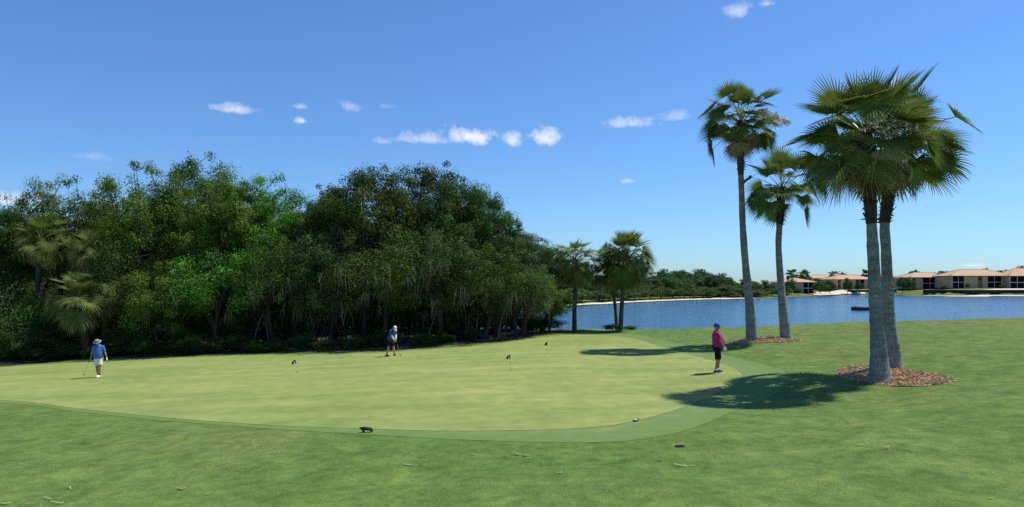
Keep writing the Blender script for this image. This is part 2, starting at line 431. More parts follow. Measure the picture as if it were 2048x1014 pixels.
def sheet_radial(name, poly, mat, lift, rings=46, centre=None):
    poly = np.asarray(poly); c = poly.mean(0) if centre is None else np.array(centre); n = len(poly)
    t = np.linspace(0, 1, rings+1)[1:]
    XY = (c+(poly[None]-c)*t[:, None, None]).reshape(-1, 2); XY = np.r_[c[None], XY]
    Z = H(XY[:, 0], XY[:, 1])+lift
    F = [(0, 1+j, 1+(j+1) % n) for j in range(n)]
    for i in range(rings-1):
        a = 1+i*n; F += [(a+j, a+n+j, a+n+(j+1) % n, a+(j+1) % n) for j in range(n)]
    mb = MB(); mb.add(np.c_[XY, Z], F); me = mb.mesh(name, mat)
    at = me.attributes.new('ring', 'FLOAT', 'POINT'); at.data.foreach_set('value', np.r_[0, np.repeat(t, n)].astype(np.float32))
    return tag(link(name, me), kind='structure')
def build_ground():
    def axis(parts):
        a = [parts[0][0]]
        for (s, e, st) in parts:
            n = max(1, int(round((e-s)/st))); a += list(np.linspace(s, e, n+1)[1:])
        return np.array(a)
    xs = axis([(-3000,-600,300),(-600,-150,45),(-150,-60,6),(-60,-24,.8),(-24,24,.42),(24,60,.9),(60,280,3),(280,520,10),(520,900,60),(900,3000,300)])
    ys = axis([(-400,-60,60),(-60,4,4),(4,30,.38),(30,62,.55),(62,110,1.6),(110,390,2.6),(390,600,15),(600,1200,100),(1200,4000,400)])
    X, Y = np.meshgrid(xs, ys); Z = H(X.ravel(), Y.ravel())
    nx, ny = len(xs), len(ys); i = np.arange(nx*ny).reshape(ny, nx)
    F = np.stack([i[:-1, :-1], i[:-1, 1:], i[1:, 1:], i[1:, :-1]], -1).reshape(-1, 4)
    tag(link('ground', quads_mesh('ground', np.c_[X.ravel(), Y.ravel(), Z], F, MAT['rough'], smooth=True)), kind='structure')
build_ground()
sheet_radial('green_fringe', FRINGE, MAT['fringe'], .006, rings=70, centre=(-4, 27))
sheet_radial('putting_green', GREEN, MAT['green'], .012, centre=(-4, 27))
def build_water():
    P = LAKES; c = np.array((120., 180.))
    mb = MB(); q = [c+(p-c)*1.0+((p-c)/np.linalg.norm(p-c))*1.5 for p in P]
    mb.add(np.c_[np.array(q), np.zeros(len(q))], [tuple(range(len(q)))])
    me = mb.mesh('lake', MAT['water'])
    tag(link('lake', me), kind='structure')
build_water()
FOREST_EDGE = [on_ground(px, py)[:2] for px, py in ((-60,739),(0,730),(200,719),(400,711),(600,706),(800,699),(900,692),(1000,683),(1060,674),(1110,668),(1140,666))]
FOREST_EDGE = np.array(FOREST_EDGE)
_ff = list(catmull(FOREST_EDGE, 5, False)+(0, .35))+[(5.2,50.5),(5,54),(1,60),(-10,70),(-30,80),(-52,80),(-54,45)]
sheet_radial('forest_floor', np.array(_ff), MAT['litter'], .02, 40, centre=(-18, 56))

def ribbon(name, pts, widths, lift, mat, across=4):
    P = catmull(np.array(pts, float), 6, False); n = len(P); w = np.interp(np.linspace(0, 1, n), np.linspace(0, 1, len(widths)), widths)
    T = np.gradient(P, axis=0); T /= np.linalg.norm(T, axis=1)[:, None]; Nn = np.c_[-T[:, 1], T[:, 0]]
    rs = np.random.RandomState(len(name)); j = rs.uniform(.75, 1.25, n)
    V = np.concatenate([P+Nn*(w*j*t)[:, None] for t in np.linspace(0, 1, across)])
    V = np.c_[V, np.maximum(base_h(V[:, 0], V[:, 1]), 0)+lift]
    F = [(a*n+i, (a+1)*n+i, (a+1)*n+i+1, a*n+i+1) for a in range(across-1) for i in range(n-1)]
    mb = MB(); mb.add(V, F); return tag(mb.build(name, mat), kind='structure')
ribbon('sand_beach', [(4,152),(15.7,175),(27,192),(42,214),(64,240),(77,250),(87,257),(92,262)], [3.2,3.5,3.2,2.8,3.8,5,4.5,.5], .14, MAT['sand'])
ribbon('sand_bank', [(141.5,322),(150,332.5),(164,350),(177,366),(190,364)], [1,9,13,13,5], .35, MAT['sand'])
ribbon('sand_spit', [(330,290),(225,309),(203,300),(190,304),(186.5,318)][::-1], [1,4,6,5,5], .15, MAT['sand'])
ribbon('sand_terrace', [(197,326.5),(208,318.7),(235,324.7),(280,322.7)], [2,4,7,7], .12, MAT['sand'])
# ------------------------------------------------------------------ vegetation materials
MAT['oak'] = leafmat('oak_leaf', (.015, .050, .006), (.078, .165, .019), .2)
MAT['oak_bright'] = leafmat('bright_leaf', (.026, .090, .006), (.145, .275, .022), .25)
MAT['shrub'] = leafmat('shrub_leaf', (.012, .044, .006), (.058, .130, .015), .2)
MAT['grey_leaf'] = leafmat('grey_oak_leaf', (.020, .050, .010), (.080, .140, .032), .18)
MAT['far_leaf'] = leafmat('far_leaf', (.030, .070, .018), (.100, .175, .045), .15, .6, spec=.1)
MAT['palm'] = leafmat('palm_leaf', (.055, .095, .014), (.190, .235, .050), .22, .7, .012, .15)
MAT['palm_pale'] = leafmat('pale_palm_leaf', (.065, .098, .020), (.225, .255, .070), .22, .7, .012, .12)
MAT['palm_dead'] = leafmat('dead_palm_leaf', (.20, .14, .085), (.52, .40, .27), .12, .8, .01, .2, .1)
MAT['palm_stem'] = plain('palm_stem', (.16, .17, .055), .5, .3, 8)
MAT['dead_stem'] = plain('dead_palm_stem', (.16, .10, .055), .7, .3, 8)
MAT['bark'] = plain('oak_bark', (.042, .034, .028), .9, .5, 5, .2, bmp=.6, stretch=(1, 1, .25))
MAT['pale_bark'] = plain('pale_bark', (.20, .175, .15), .9, .35, 5, .2, bmp=.6, stretch=(1, 1, .25))
MAT['moss'] = leafmat('hanging_moss', (.085, .080, .060), (.25, .23, .18), .15, .9, .01, .2, .1)
MAT['boots'] = plain('old_leaf_base', (.075, .045, .030), .85, .5, 14, .2, bmp=.5)
MAT['cream'] = plain('cream_flowers', (.74, .66, .54), .8, .2, 20, .2)
def trunk_mat(name, low, high, z0, z1):
    """palm bark: pale lichen speckle low down, fibrous brown above, ring scars"""
    m, nt, N, L, b = newmat(name)
    tc = N.new('ShaderNodeTexCoord'); P = tc.outputs['Object']
    sx = N.new('ShaderNodeSeparateXYZ'); L.new(P, sx.inputs[0])
    f = N.new('ShaderNodeMapRange'); f.inputs[1].default_value = z0; f.inputs[2].default_value = z1; L.new(sx.outputs[2], f.inputs[0])
    n1 = noise(N, L, P, 9, 5, .7, (1, 1, .35)); n5 = noise(N, L, P, .8, 4, .6); n2 = noise(N, L, P, 30, 4, .7, (1, 1, .45)); n3 = noise(N, L, P, 3.0, 4, .6, (.22, .22, 3.0))
    c = mix(N, L, f.outputs[0], low, high)
    c = mix(N, L, .85, c, ramp(N, L, n2, [(.3, (.12, .13, .13)), (.52, (.45, .46, .46)), (.72, (.86, .86, .84))]), 'OVERLAY')
    c = mix(N, L, .6, c, ramp(N, L, n1, [(.3, (.3, .3, .3)), (.7, (.68, .7, .68))]), 'OVERLAY')
    c = mix(N, L, .8, c, ramp(N, L, n3, [(.35, (.33, .31, .30)), (.65, (.62, .62, .62))]), 'OVERLAY')
    c = mix(N, L, .6, c, ramp(N, L, n5, [(.35, (.34, .33, .30)), (.65, (.62, .64, .64))]), 'OVERLAY')
    L.new(c, b.inputs['Base Color']); b.inputs['Roughness'].default_value = .9; b.inputs['Specular IOR Level'].default_value = .2
    bump(N, L, mth(N, L, 'ADD', n2, n3), .8, .035, b)
    return m
MAT['palm_bark'] = trunk_mat('palm_bark', (.27, .30, .275), (.25, .21, .175), 1.0, 6.0)
MAT['sabal_bark'] = trunk_mat('sabal_bark', (.12, .10, .085), (.11, .085, .07), 0, 4)

# ------------------------------------------------------------------ broadleaf trees
def leaf_cloud(rs, C, RC, n, size, flat=.75, up=.45, aspect=.55):
    """n leaves in each clump (centre C, radius RC): diamond leaves facing mostly out and up"""
    m = len(C); idx = np.repeat(np.arange(m), n); N_ = len(idx)
    d = rs.normal(size=(N_, 3)); d /= np.linalg.norm(d, axis=1)[:, None]
    r = rs.uniform(0, 1, N_)**.33
    lump = 1+.35*np.sin(d[:, 0]*5+idx)*np.sin(d[:, 1]*4+idx*1.7)
    p = C[idx]+d*(r*RC[idx]*lump)[:, None]*np.array((1, 1, flat))
    nn = d*.85+np.array((0, 0, up*.8))+rs.normal(size=(N_, 3))*.45; nn /= np.linalg.norm(nn, axis=1)[:, None]
    a = rs.normal(size=(N_, 3)); t = np.cross(nn, a); t /= np.linalg.norm(t, axis=1)[:, None]; b = np.cross(nn, t)
    l = size*rs.uniform(.6, 1.35, N_)[:, None]; w = l*aspect
    V = np.stack([p-t*l/2, p+b*w/2+nn*w*.15, p+t*l/2, p-b*w/2+nn*w*.15], 1).reshape(-1, 3)
    F = np.arange(N_*4).reshape(-1, 4)
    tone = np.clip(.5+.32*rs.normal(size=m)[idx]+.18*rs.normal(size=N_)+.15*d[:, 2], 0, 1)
    return V, F, np.repeat(tone, 4)
def bez(a, b, c, n=6):
    t = np.linspace(0, 1, n)[:, None]; return (1-t)**2*a+2*t*(1-t)*b+t*t*c
def gen_tree(seed, Ht=12., Rc=4.5, base=3.0, clumps=98, leaves=430, size=.125, rc=(.5, 1.05), mat='oak', moss=0, bark='bark', trunks=1, tr=.26):
    rs = np.random.RandomState(seed)
    cz = (Ht+base)/2; rz = (Ht-base)/2
    d = rs.normal(size=(clumps, 3)); d[:, 2] = np.abs(d[:, 2])*1.0-.55; d /= np.linalg.norm(d, axis=1)[:, None]
    r = rs.uniform(.35, 1.0, clumps)**.6*rs.uniform(.80, 1.09, clumps)
    C = np.array((0, 0, cz))+d*r[:, None]*np.array((Rc, Rc, rz))*.86
    C[:, :2] += rs.normal(size=(clumps, 2))*.25
    RC = rs.uniform(rc[0], rc[1], clumps)
    V, F, tone = leaf_cloud(rs, C, RC, leaves, size)
    # loose twigs of leaves beyond the clumps break the outline
    k = clumps//2; dd = rs.normal(size=(k, 3)); dd[:, 2] = np.abs(dd[:, 2])-.35; dd /= np.linalg.norm(dd, axis=1)[:, None]
    C2 = np.array((0, 0, cz))+dd*np.array((Rc, Rc, rz))*rs.uniform(.76, .95, k)[:, None]
    V2, F2, t2 = leaf_cloud(rs, C2, rs.uniform(.3, .65, k), leaves//4, size)
    F2 = F2+len(V); V = np.r_[V, V2]; F = np.r_[F, F2]; tone = np.r_[tone, t2]
    crown = quads_mesh('crown', V, F, MAT[mat], tone)
    mb = MB(); nodes = []
    for q in range(trunks):
        x0 = rs.uniform(-.8, .8, 2)*(trunks > 1); top = np.array((rs.uniform(-.6, .6)+x0[0]*1.5, rs.uniform(-.6, .6)+x0[1]*1.5, base+rz*.9))
        b0 = np.array((x0[0], x0[1], -.3)); mid = (b0+top)/2+rs.normal(size=3)*np.array((.35, .35, 0))
        path = bez(b0, mid, top, 9); rad = np.linspace(tr*1.15, tr*.45, 9)/math.sqrt(trunks); rad[0] *= 1.5
        mb.tube(path, rad, 9, cap=False)
        for p, w in zip(path[3:], rad[3:]): nodes.append((p, w))
    sel = rs.permutation(clumps)[:9]
    for s in sel:
        p, w = nodes[rs.randint(min(6*trunks, len(nodes)))]; e = C[s]
        m_ = p*.5+e*.5+np.array((0, 0, rs.uniform(-.2, .9)))+rs.normal(size=3)*.3
        path = bez(p, m_, e, 7); rad = np.linspace(min(w*.75, .13), .035, 7); mb.tube(path, rad, 6, cap=False)
        for a, b in zip(path[2:], rad[2:]): nodes.append((a, b))
    NP = np.array([n[0] for n in nodes])
    for s in range(clumps):
        if s in sel: continue
        e = C[s]; j = int(np.argmin(((NP-e)**2).sum(1)+(NP[:, 2] > e[2]+.5)*6)); p = NP[j]
        m_ = (p+e)/2+rs.normal(size=3)*.25; path = bez(p, m_, e+rs.normal(size=3)*.2, 5)
        mb.tube(path, np.linspace(.045, .012, 5), 4, cap=False)
    for s in range(k):
        e = C2[s]; j = int(np.argmin(((C-e)**2).sum(1))); mb.tube(bez(C[j], (C[j]+e)/2+rs.normal(size=3)*.15, e, 4), np.linspace(.03, .008, 4), 4, cap=False)
    trunk = mb.mesh('trunk', MAT[bark])
    ms = None
    if moss:
        low = C[C[:, 2] < cz+.1*rz]; Vm = []; tm = []
        for i in range(moss):
            c = low[rs.randint(len(low))]+rs.normal(size=3)*np.array((.8, .8, .25)); L_ = rs.uniform(.35, 1.7)
            tn = rs.uniform(0, 1)
            for q in range(rs.randint(3, 9)):
                p = c+rs.normal(size=3)*np.array((.13, .13, .08)); n = 5; lean = rs.normal(size=2)*.18-np.array((.08, 0)); ang = rs.uniform(0, pi)
                w = rs.uniform(.008, .020)*np.array([.6, 1, .9, .6, .15]); sd = np.array((cos(ang), sin(ang), 0))
                l2 = L_*rs.uniform(.6, 1)
                ps = np.array([p+np.array((lean[0]*t*l2, lean[1]*t*l2, -t*l2))+rs.normal(size=3)*.05 for t in np.linspace(0, 1, n)])
                for a in range(n-1):
                    Vm += [ps[a]-sd*w[a], ps[a]+sd*w[a], ps[a+1]+sd*w[a+1], ps[a+1]-sd*w[a+1]]; tm += [tn]*4
        Vm = np.array(Vm); ms = quads_mesh('hanging_moss', Vm, np.arange(len(Vm)).reshape(-1, 4), MAT['moss'], tm)
    return dict(crown=crown, trunk=trunk, moss=ms, H=Ht*.95, R=Rc)
def put_tree(kind, name, label, cat, x, y, height, width=None, rz=0.0, group=None, z=None, bend=1.0):
    sz = height/kind['H']; sx = sz if width is None else width/kind['R']
    t = thing(name, label, cat, (x, y, hz(x, y)-.05 if z is None else z), rz, group)
    t.scale = (sx, sx*bend, sz)
    link('trunk', kind['trunk'], t); link('crown', kind['crown'], t)
    if kind['moss']: tag(link('hanging_moss', kind['moss'], t), kind='stuff')
    return t

OAKS = [gen_tree(11, mat='oak', moss=26), gen_tree(12, mat='oak', moss=34, Rc=4.2), gen_tree(13, mat='grey_leaf', moss=40, base=3.4), gen_tree(14, mat='oak', moss=45, base=3.6),
        gen_tree(15, mat='oak_bright', moss=8, base=2.6), gen_tree(16, mat='oak_bright', moss=6, Rc=4.0)]
LOW = [gen_tree(21, 7., 3.4, .9, 46, 400, .115, mat='oak', moss=46, tr=.16), gen_tree(22, 7., 3.2, .8, 46, 400, .115, mat='oak_bright', moss=14, tr=.15), gen_tree(23, 7., 3.4, 1.3, 46, 400, .115, mat='grey_leaf', moss=70, tr=.16)]
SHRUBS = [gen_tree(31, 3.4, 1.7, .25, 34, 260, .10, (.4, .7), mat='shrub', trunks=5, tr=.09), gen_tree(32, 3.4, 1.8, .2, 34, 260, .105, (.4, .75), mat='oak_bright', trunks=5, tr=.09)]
THICKET = [gen_tree(41, 4.2, 1.9, .5, 18, 60, .13, (.35, .7), mat='oak', trunks=6, tr=.09, moss=26, bark='bark'), gen_tree(42, 4.2, 1.9, .5, 16, 50, .13, (.35, .7), mat='shrub', trunks=7, tr=.085, moss=34, bark='bark')]
FAR = [gen_tree(51+i, 10., 5.0, -.4, 46, 130, .46, (1.1, 2.0), mat='far_leaf', tr=.22) for i in range(4)]

# (photo column, top row, depth, half width m, variant, name, label)
FRONT = [
 (8, 398, 51, 4.2, 1, 'broadleaf_tree', 'dark broadleaf tree at the left edge of the photo behind the low shrubs'),
 (118, 356, 52, 4.3, 4, 'broadleaf_tree', 'green broadleaf tree rising behind the tall cabbage palms on the left'),
 (205, 395, 56, 3.6, 0, 'broadleaf_tree', 'lower dark tree in the notch of the skyline left of the tallest tree'),
 (300, 330, 51, 4.6, 4, 'broadleaf_tree', 'left one of the two tallest leafy trees left of the wood'),
 (395, 309, 53, 4.8, 0, 'broadleaf_tree', 'tallest leafy tree of the wood with its top against the sky'),
 (455, 345, 49, 3.9, 5, 'broadleaf_tree', 'bright green tree leaning out in front of the tallest tree'),
 (535, 350, 50, 4.0, 4, 'broadleaf_tree', 'green tree whose dome stands left of the dip in the skyline'),
 (612, 398, 52, 3.6, 1, 'broadleaf_tree', 'dark tree filling the dip in the middle of the skyline'),
 (668, 376, 50, 3.2, 2, 'broadleaf_tree', 'thin topped tree just left of the broad dark oak'),
 (752, 334, 49, 4.8, 3, 'live_oak', 'broad dark oak hung with moss above the white capped golfer'),
 (848, 328, 51, 4.8, 2, 'live_oak', 'highest greyish oak right of the white capped golfer'),
 (925, 360, 50, 4.2, 3, 'live_oak', 'dark oak on the right shoulder of the wood'),
 (985, 425, 50, 3.8, 2, 'live_oak', 'grey green oak stepping down towards the lake'),
 (1062, 474, 53, 3.4, 2, 'live_oak', 'last loose crowned oak of the wood beside the lake'),
]
for i, (px, py, d, r, v, nm, lb) in enumerate(FRONT):
    x = (px-CX)/FPX*d; g = hz(x, d); top = CAMZ+(HY-py)/FPX*d
    put_tree(OAKS[v], nm, lb, 'tree', x, d, top-g, r, i*1.37, 'trees of the wood behind the green')
LOWER = [
 (345, 515, 46.5, 2.9, 1, 'low bright tree over the dark hollow right of the blue shirted golfer'),
 (440, 470, 47, 3.2, 1, 'low leafy tree in front of the tallest tree of the wood'),
 (560, 470, 47.5, 3.3, 0, 'low dark tree with stringy moss under the skyline dip'),
 (660, 465, 47, 3.2, 2, 'low greyish tree over the small white sign'),
 (770, 450, 46, 3.6, 0, 'low moss hung tree right above the white capped golfer'),
 (880, 455, 46, 3.5, 2, 'low grey oak with long hanging moss right of the white capped golfer'),
 (960, 490, 46.5, 3.2, 0, 'low spreading tree left of the dead palm skirts'),
 (1035, 525, 47.5, 2.9, 2, 'low grey green tree leaning over the dead palm skirts'),
 (1095, 560, 50.5, 2.0, 1, 'small leafy tree at the lake end of the wood'),
 (260, 470, 49, 3.2, 0, 'low dark tree right of the bushy yellow green palms'),
]
for i, (px, py, d, r, v, lb) in enumerate(LOWER):
    d -= 1.3; x = (px-CX)/FPX*d; g = hz(x, d); top = CAMZ+(HY-py)/FPX*d
    put_tree(LOW[v], 'low_tree', lb, 'tree', x, d, top-g, r, i*2.1+.4, 'low trees along the front of the wood')
rs = np.random.RandomState(5)
for i in range(13):
    x = -46+i*3.9+rs.uniform(-.8, .8); y = 59+rs.uniform(-1.5, 3)-max(0, (x+6))*.25
    hgt = (10.2 if x < -3 else 7.4)+rs.uniform(-1, .8)
    if x > 1: continue
    put_tree(OAKS[rs.randint(4)], 'broadleaf_tree', 'dark tree deep inside the wood behind the front row of trees', 'tree', x, y, hgt, 4.4, rs.uniform(0, 6), 'trees deep inside the wood')
for i in range(18):
    x = -50+i*2.9+rs.uniform(-.5, .5); y = 66-max(0, x+14)*.42+rs.uniform(-1, 1)
    if x > -.5: continue
    put_tree(LOW[rs.randint(3)], 'low_tree', 'low dark tree in the shade at the back of the wood', 'tree', x, y, 6.2+rs.uniform(-.6, .8), 3.5, rs.uniform(0, 6), 'low trees at the back of the wood')
for i in range(17):
    px = -30+i*67+rs.uniform(-18, 18); d = 48.0+rs.uniform(-1.5, 3.5)
    x = (px-CX)/FPX*d
    if 1000 < px: continue
    put_tree(THICKET[i % 2], 'thicket', 'tangle of thin stems in the deep shade under the trees', 'thicket', x, d, 3.6+rs.uniform(-.6, 1.0), 2.0, rs.uniform(0, 6), 'thickets under the trees')
for i in range(16):
    px = -40+i*66+rs.uniform(-18, 18); d = 55.5+rs.uniform(-1.0, 2.0)
    if px > 985: continue
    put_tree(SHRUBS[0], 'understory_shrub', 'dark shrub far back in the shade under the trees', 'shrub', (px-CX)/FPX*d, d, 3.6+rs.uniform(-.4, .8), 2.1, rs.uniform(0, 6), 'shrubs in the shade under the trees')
for i in range(22):
    x = -36+i*1.75+rs.uniform(-.3, .3); y = 62.5-max(0, x+16)*.36+rs.uniform(-.6, .6)
    if x > 1.5: continue
    put_tree(SHRUBS[i % 2], 'understory_shrub', 'dark shrub far back in the shade under the trees', 'shrub', x, y, 4.2+rs.uniform(-.4, .8), 2.2, rs.uniform(0, 6), 'shrubs in the shade under the trees')
for i in range(20):
    px = 20+i*52+rs.uniform(-14, 14); d = 47.8+rs.uniform(-.4, 1.2)
    if px > 1010: continue
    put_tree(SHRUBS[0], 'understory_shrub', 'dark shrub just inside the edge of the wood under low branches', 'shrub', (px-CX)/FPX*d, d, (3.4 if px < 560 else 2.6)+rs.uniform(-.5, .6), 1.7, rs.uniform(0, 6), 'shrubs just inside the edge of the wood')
BUSH = [(15, 560, 46.5, 2.2, 0, 'big dark shrub at the left edge of the photo'), (62, 590, 46, 1.9, 0, 'dark shrub left of the bushy yellow green palms'), (35, 640, 44.7, 1.6, 0, 'low shrub at the left edge of the green'),
        (110, 650, 45.6, 1.4, 0, 'dark shrub at the foot of the bushy palms'), (300, 590, 46, 1.8, 1, 'shrub lit from above right of the blue shirted golfer'), (255, 640, 46.2, 1.4, 0, 'dark shrub just right of the blue shirted golfer'),
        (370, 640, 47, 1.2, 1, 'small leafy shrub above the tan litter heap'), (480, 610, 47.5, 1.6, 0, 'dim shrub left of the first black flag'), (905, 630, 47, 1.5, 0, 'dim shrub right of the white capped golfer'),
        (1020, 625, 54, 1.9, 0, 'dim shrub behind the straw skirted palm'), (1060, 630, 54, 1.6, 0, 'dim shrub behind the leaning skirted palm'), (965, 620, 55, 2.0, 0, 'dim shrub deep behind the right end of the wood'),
        (1095, 630, 50, 1.3, 0, 'low dark shrub between the wood and the lake'), (1070, 640, 49.2, 1.2, 0, 'low shrub at the foot of the dead skirted palms')]
for i, (px, py, d, r, v, lb) in enumerate(BUSH):
    x = (px-CX)/FPX*d; g = hz(x, d); top = CAMZ+(HY-py)/FPX*d
    put_tree(SHRUBS[v], 'shrub', lb, 'shrub', x, d, top-g, r, i*1.9, 'shrubs along the edge of the wood')

for i in range(44):                                     # low growth right at the edge
    px = -20+i*24+rs.uniform(-9, 9)
    if px > 960 or (px > 560 and i % 2): continue
    e = on_ground(px, np.interp(px, (0, 200, 400, 600, 800, 1000), (730, 719, 711, 706, 699, 683))); y = e[1]+rs.uniform(1.0, 2.2); x = (px-CX)/FPX*y
    put_tree(SHRUBS[0], 'low_shrub', 'low dark leafy growth on the ground along the front of the wood', 'shrub', x, y, rs.uniform(.6, 1.3), rs.uniform(.7, 1.1), rs.uniform(0, 6), 'low growth along the front of the wood')
# far bank
rs = np.random.RandomState(9)
shore = catmull(np.array([(-20,118),(-8,128),(4,152),(15.7,175),(27,192),(42,214),(64,240),(77,250),(87,257),(97,267),(111,286),(127,309)], float), 10, False)
for row, (o0, o1, n, hh) in enumerate(((6, 9, 48, 4.0), (13, 20, 36, 7.4), (25, 36, 30, 9.8))):
    for i in range(n):
        t = (i+rs.uniform(-.3, .3))/(n-1)*(len(shore)-1); t = min(max(t, 0), len(shore)-1.001); k = int(t)
        p = shore[k]+(shore[k+1]-shore[k])*(t-k); tg = shore[k+1]-shore[k]; tg /= np.linalg.norm(tg); nrm = np.array((-tg[1], tg[0]))
        o = rs.uniform(o0, o1)*(1 if p[0] > 20 else .7); q = p+nrm*o
        if q[0] > 116: continue
        hgt = hh+rs.uniform(-1, 1.1)-(1.2 if q[0] > 85 else 0)
        put_tree(FAR[rs.randint(4)], 'bank_tree', ('low leafy tree at the front of the far bank', 'green tree in the middle of the far bank wood', 'tree on the skyline of the far bank wood')[row], 'tree',
                 q[0], q[1], hgt, rs.uniform(3.6, 5.2), rs.uniform(0, 6), ('front trees of the far bank wood', 'middle trees of the far bank wood', 'skyline trees of the far bank wood')[row])

# ------------------------------------------------------------------ palms
def frond_mesh(seed, pitch, pet=1.0, blade=1.1, nseg=32, spread=2.2, droop=.9, sag=.12, mat='palm', stem='palm_stem', cup=.12, width=.9, ragged=.12, hang=.25):
    rs = np.random.RandomState(seed)
    P = np.zeros(3); D = np.array((cos(pitch), 0, sin(pitch))); path = [P.copy()]; n = 6
    for i in range(n):
        D = D+np.array((0, 0, -sag))*(.6+.4*i/n); D /= np.linalg.norm(D); P = P+D*pet/n; path.append(P.copy())
    V = []; F = []; tone = []; M = []
    def emit(vs, fs, tn, mi):
        o = len(V); V.extend(vs); F.extend([tuple(a+o for a in f) for f in fs]); tone.extend([tn]*len(vs)); M.extend([mi]*len(fs))
    # stem: three sided
    pr = np.linspace(.030, .013, n+1); vs = []
    for p, w in zip(path, pr):
        vs += [p+np.array((0, -w, 0)), p+np.array((0, w, 0)), p+np.array((0, 0, -w*1.1))]
    emit(vs, [(3*i+a, 3*i+(a+1) % 3, 3*i+3+(a+1) % 3, 3*i+3+a) for i in range(n) for a in range(3)], .5, 1)
    D = D*cos(hang)+np.array((D[2], 0, -D[0]))*sin(hang)       # the blade hangs from the end of its stalk
    S = np.array((0, 1., 0)); Nn = np.cross(D, S); Nn /= np.linalg.norm(Nn)
    if Nn[2] < 0: Nn = -Nn
    th = np.linspace(-spread, spread, nseg); dth = th[1]-th[0]; K = 7; base_t = rs.uniform(.3, .7)
    for q in th:
        d = D*cos(q)+S*sin(q)+Nn*(cup*abs(q)); d /= np.linalg.norm(d); side = -D*sin(q)+S*cos(q)
        L_ = blade*(.66+.34*cos(q*.62))*rs.uniform(1-ragged, 1+ragged*.4); p = P.copy(); ds = L_/K; vs = []
        dr = droop*rs.uniform(.55, 1.4)
        for i in range(K+1):
            s = i/K; rad = s*L_
            w = width*(min(rad, .46*L_)*abs(dth)*.54 if s <= .46 else .46*L_*abs(dth)*.54*max(0, (1-s)/.54)**.95)+.002
            up = np.cross(d, side); up /= np.linalg.norm(up)+1e-9
            if up[2] < 0 and abs(up[2]) > .2: up = -up
            vs += [p-side*w, p+up*w*.45, p+side*w]
            if s > .38: d = d+np.array((0, 0, -1))*dr*.34*(s-.3); d /= np.linalg.norm(d)
            p = p+d*ds
        fs = []
        for i in range(K): fs += [(3*i, 3*i+1, 3*i+4, 3*i+3), (3*i+1, 3*i+2, 3*i+5, 3*i+4)]
        emit(vs, fs, float(np.clip(base_t+rs.normal()*.2, 0, 1)), 0)
    me = quads_mesh('frond', np.array(V), np.array(F), MAT[mat], tone)
    me.materials.append(MAT[stem]); me.polygons.foreach_set('material_index', np.array(M, np.int32)); return me
def frond_set(seed, mat='palm', pet=1.0, blade=1.1, droop=.9, **k):
    S = {}
    for i, p in enumerate((82, 62, 42, 22, 2, -18, -38, -58)):
        S[p] = [frond_mesh(seed+i*5+j, R(p), pet*(1 if p > -30 else .85)*(.85+.3*j/2), blade*(1.08-.12*j), droop=droop*(.35 if p > 55 else .7 if p > 20 else 1.15), mat=mat, hang=(.1, .45, .8)[j]*(.35 if p > 55 else 1.0), **k) for j in range(3)]
    return S
WASH = frond_set(100, 'palm', 1.15, .98, .95, nseg=30, spread=1.85, width=1.15)
SABAL = frond_set(200, 'palm', .95, .92, 1.2, nseg=34, spread=2.0, cup=.3, width=.8)
PALE = frond_set(300, 'palm_pale', .95, 1.05, 1.7, nseg=34, spread=1.6, cup=.3, sag=.2, width=.8, ragged=.25)
DEADF = [frond_mesh(400+i, R(p), .8, .95, 24, 1.3, 1.6, .2, 'palm_dead', 'dead_stem', width=.8, ragged=.3) for i, p in enumerate((-25, -50, -68, -80))]
FARPALM = frond_set(500, 'far_leaf', 1.0, 1.6, 1.2, nseg=16, spread=1.9, stem='dead_stem', width=1.5)
def flower_stalk(seed, L_=1.3, fluff=90):
    rs = np.random.RandomState(seed); mb = MB()
    path = bez(np.zeros(3), np.array((L_*.7, 0, .35)), np.array((L_*1.15, 0, -.35)), 8); mb.tube(path, np.linspace(.02, .006, 8), 5)
    for i in range(16):
        p = path[2+rs.randint(6)]; e = p+np.array((rs.uniform(.05, .3), rs.uniform(-.25, .25), rs.uniform(-.45, -.05)))
        mb.tube(bez(p, (p+e)/2+np.array((.05, 0, .06)), e, 4), np.linspace(.007, .003, 4), 3)
        for q in range(fluff//16):
            c = p+(e-p)*rs.uniform(.2, 1)+rs.normal(size=3)*.05; s = rs.uniform(.025, .06); a = rs.normal(size=(3, 3))*s
            mb.add([c+a[0], c+a[1], c+a[2]], [(0, 1, 2)])
    return mb.mesh('flower_stalk', MAT['cream'])
STALK = [flower_stalk(1), flower_stalk(2), flower_stalk(3, 1.5, 420)]
def boots_mesh(seed, path, r0, r1, n, mat='boots'):
    """sleeve of old leaf bases on the upper trunk"""
    rs = np.random.RandomState(seed); mb = MB(); path = np.asarray(path); m = len(path)
    mb.tube(path, np.linspace(r0, r1, m), 12, cap=False)
    for i in range(n):
        t = rs.uniform(0, 1)*(m-1.01); k = int(t); p = path[k]+(path[k+1]-path[k])*(t-k); a = i*2.39996; rr = np.interp(t, np.arange(m), np.linspace(r0, r1, m))
        o = np.array((cos(a), sin(a), 0)); s = np.array((-sin(a), cos(a), 0)); l = rs.uniform(.12, .42); w = rs.uniform(.03, .08)
        b = p+o*rr*.8; tip = p+o*(rr+l*rs.uniform(.25, .6))+np.array((0, 0, l*rs.uniform(-.4, .9)))
        mb.add([b-s*w, b+s*w, tip+s*w*.35, tip-s*w*.35, b-s*w*.8+(0, 0, -.05), b+s*w*.8+(0, 0, -.05)], [(0, 1, 2, 3), (4, 3, 2, 5), (0, 3, 4), (1, 5, 2)], 0, False)
    return mb.mesh('leaf_bases', MAT[mat])
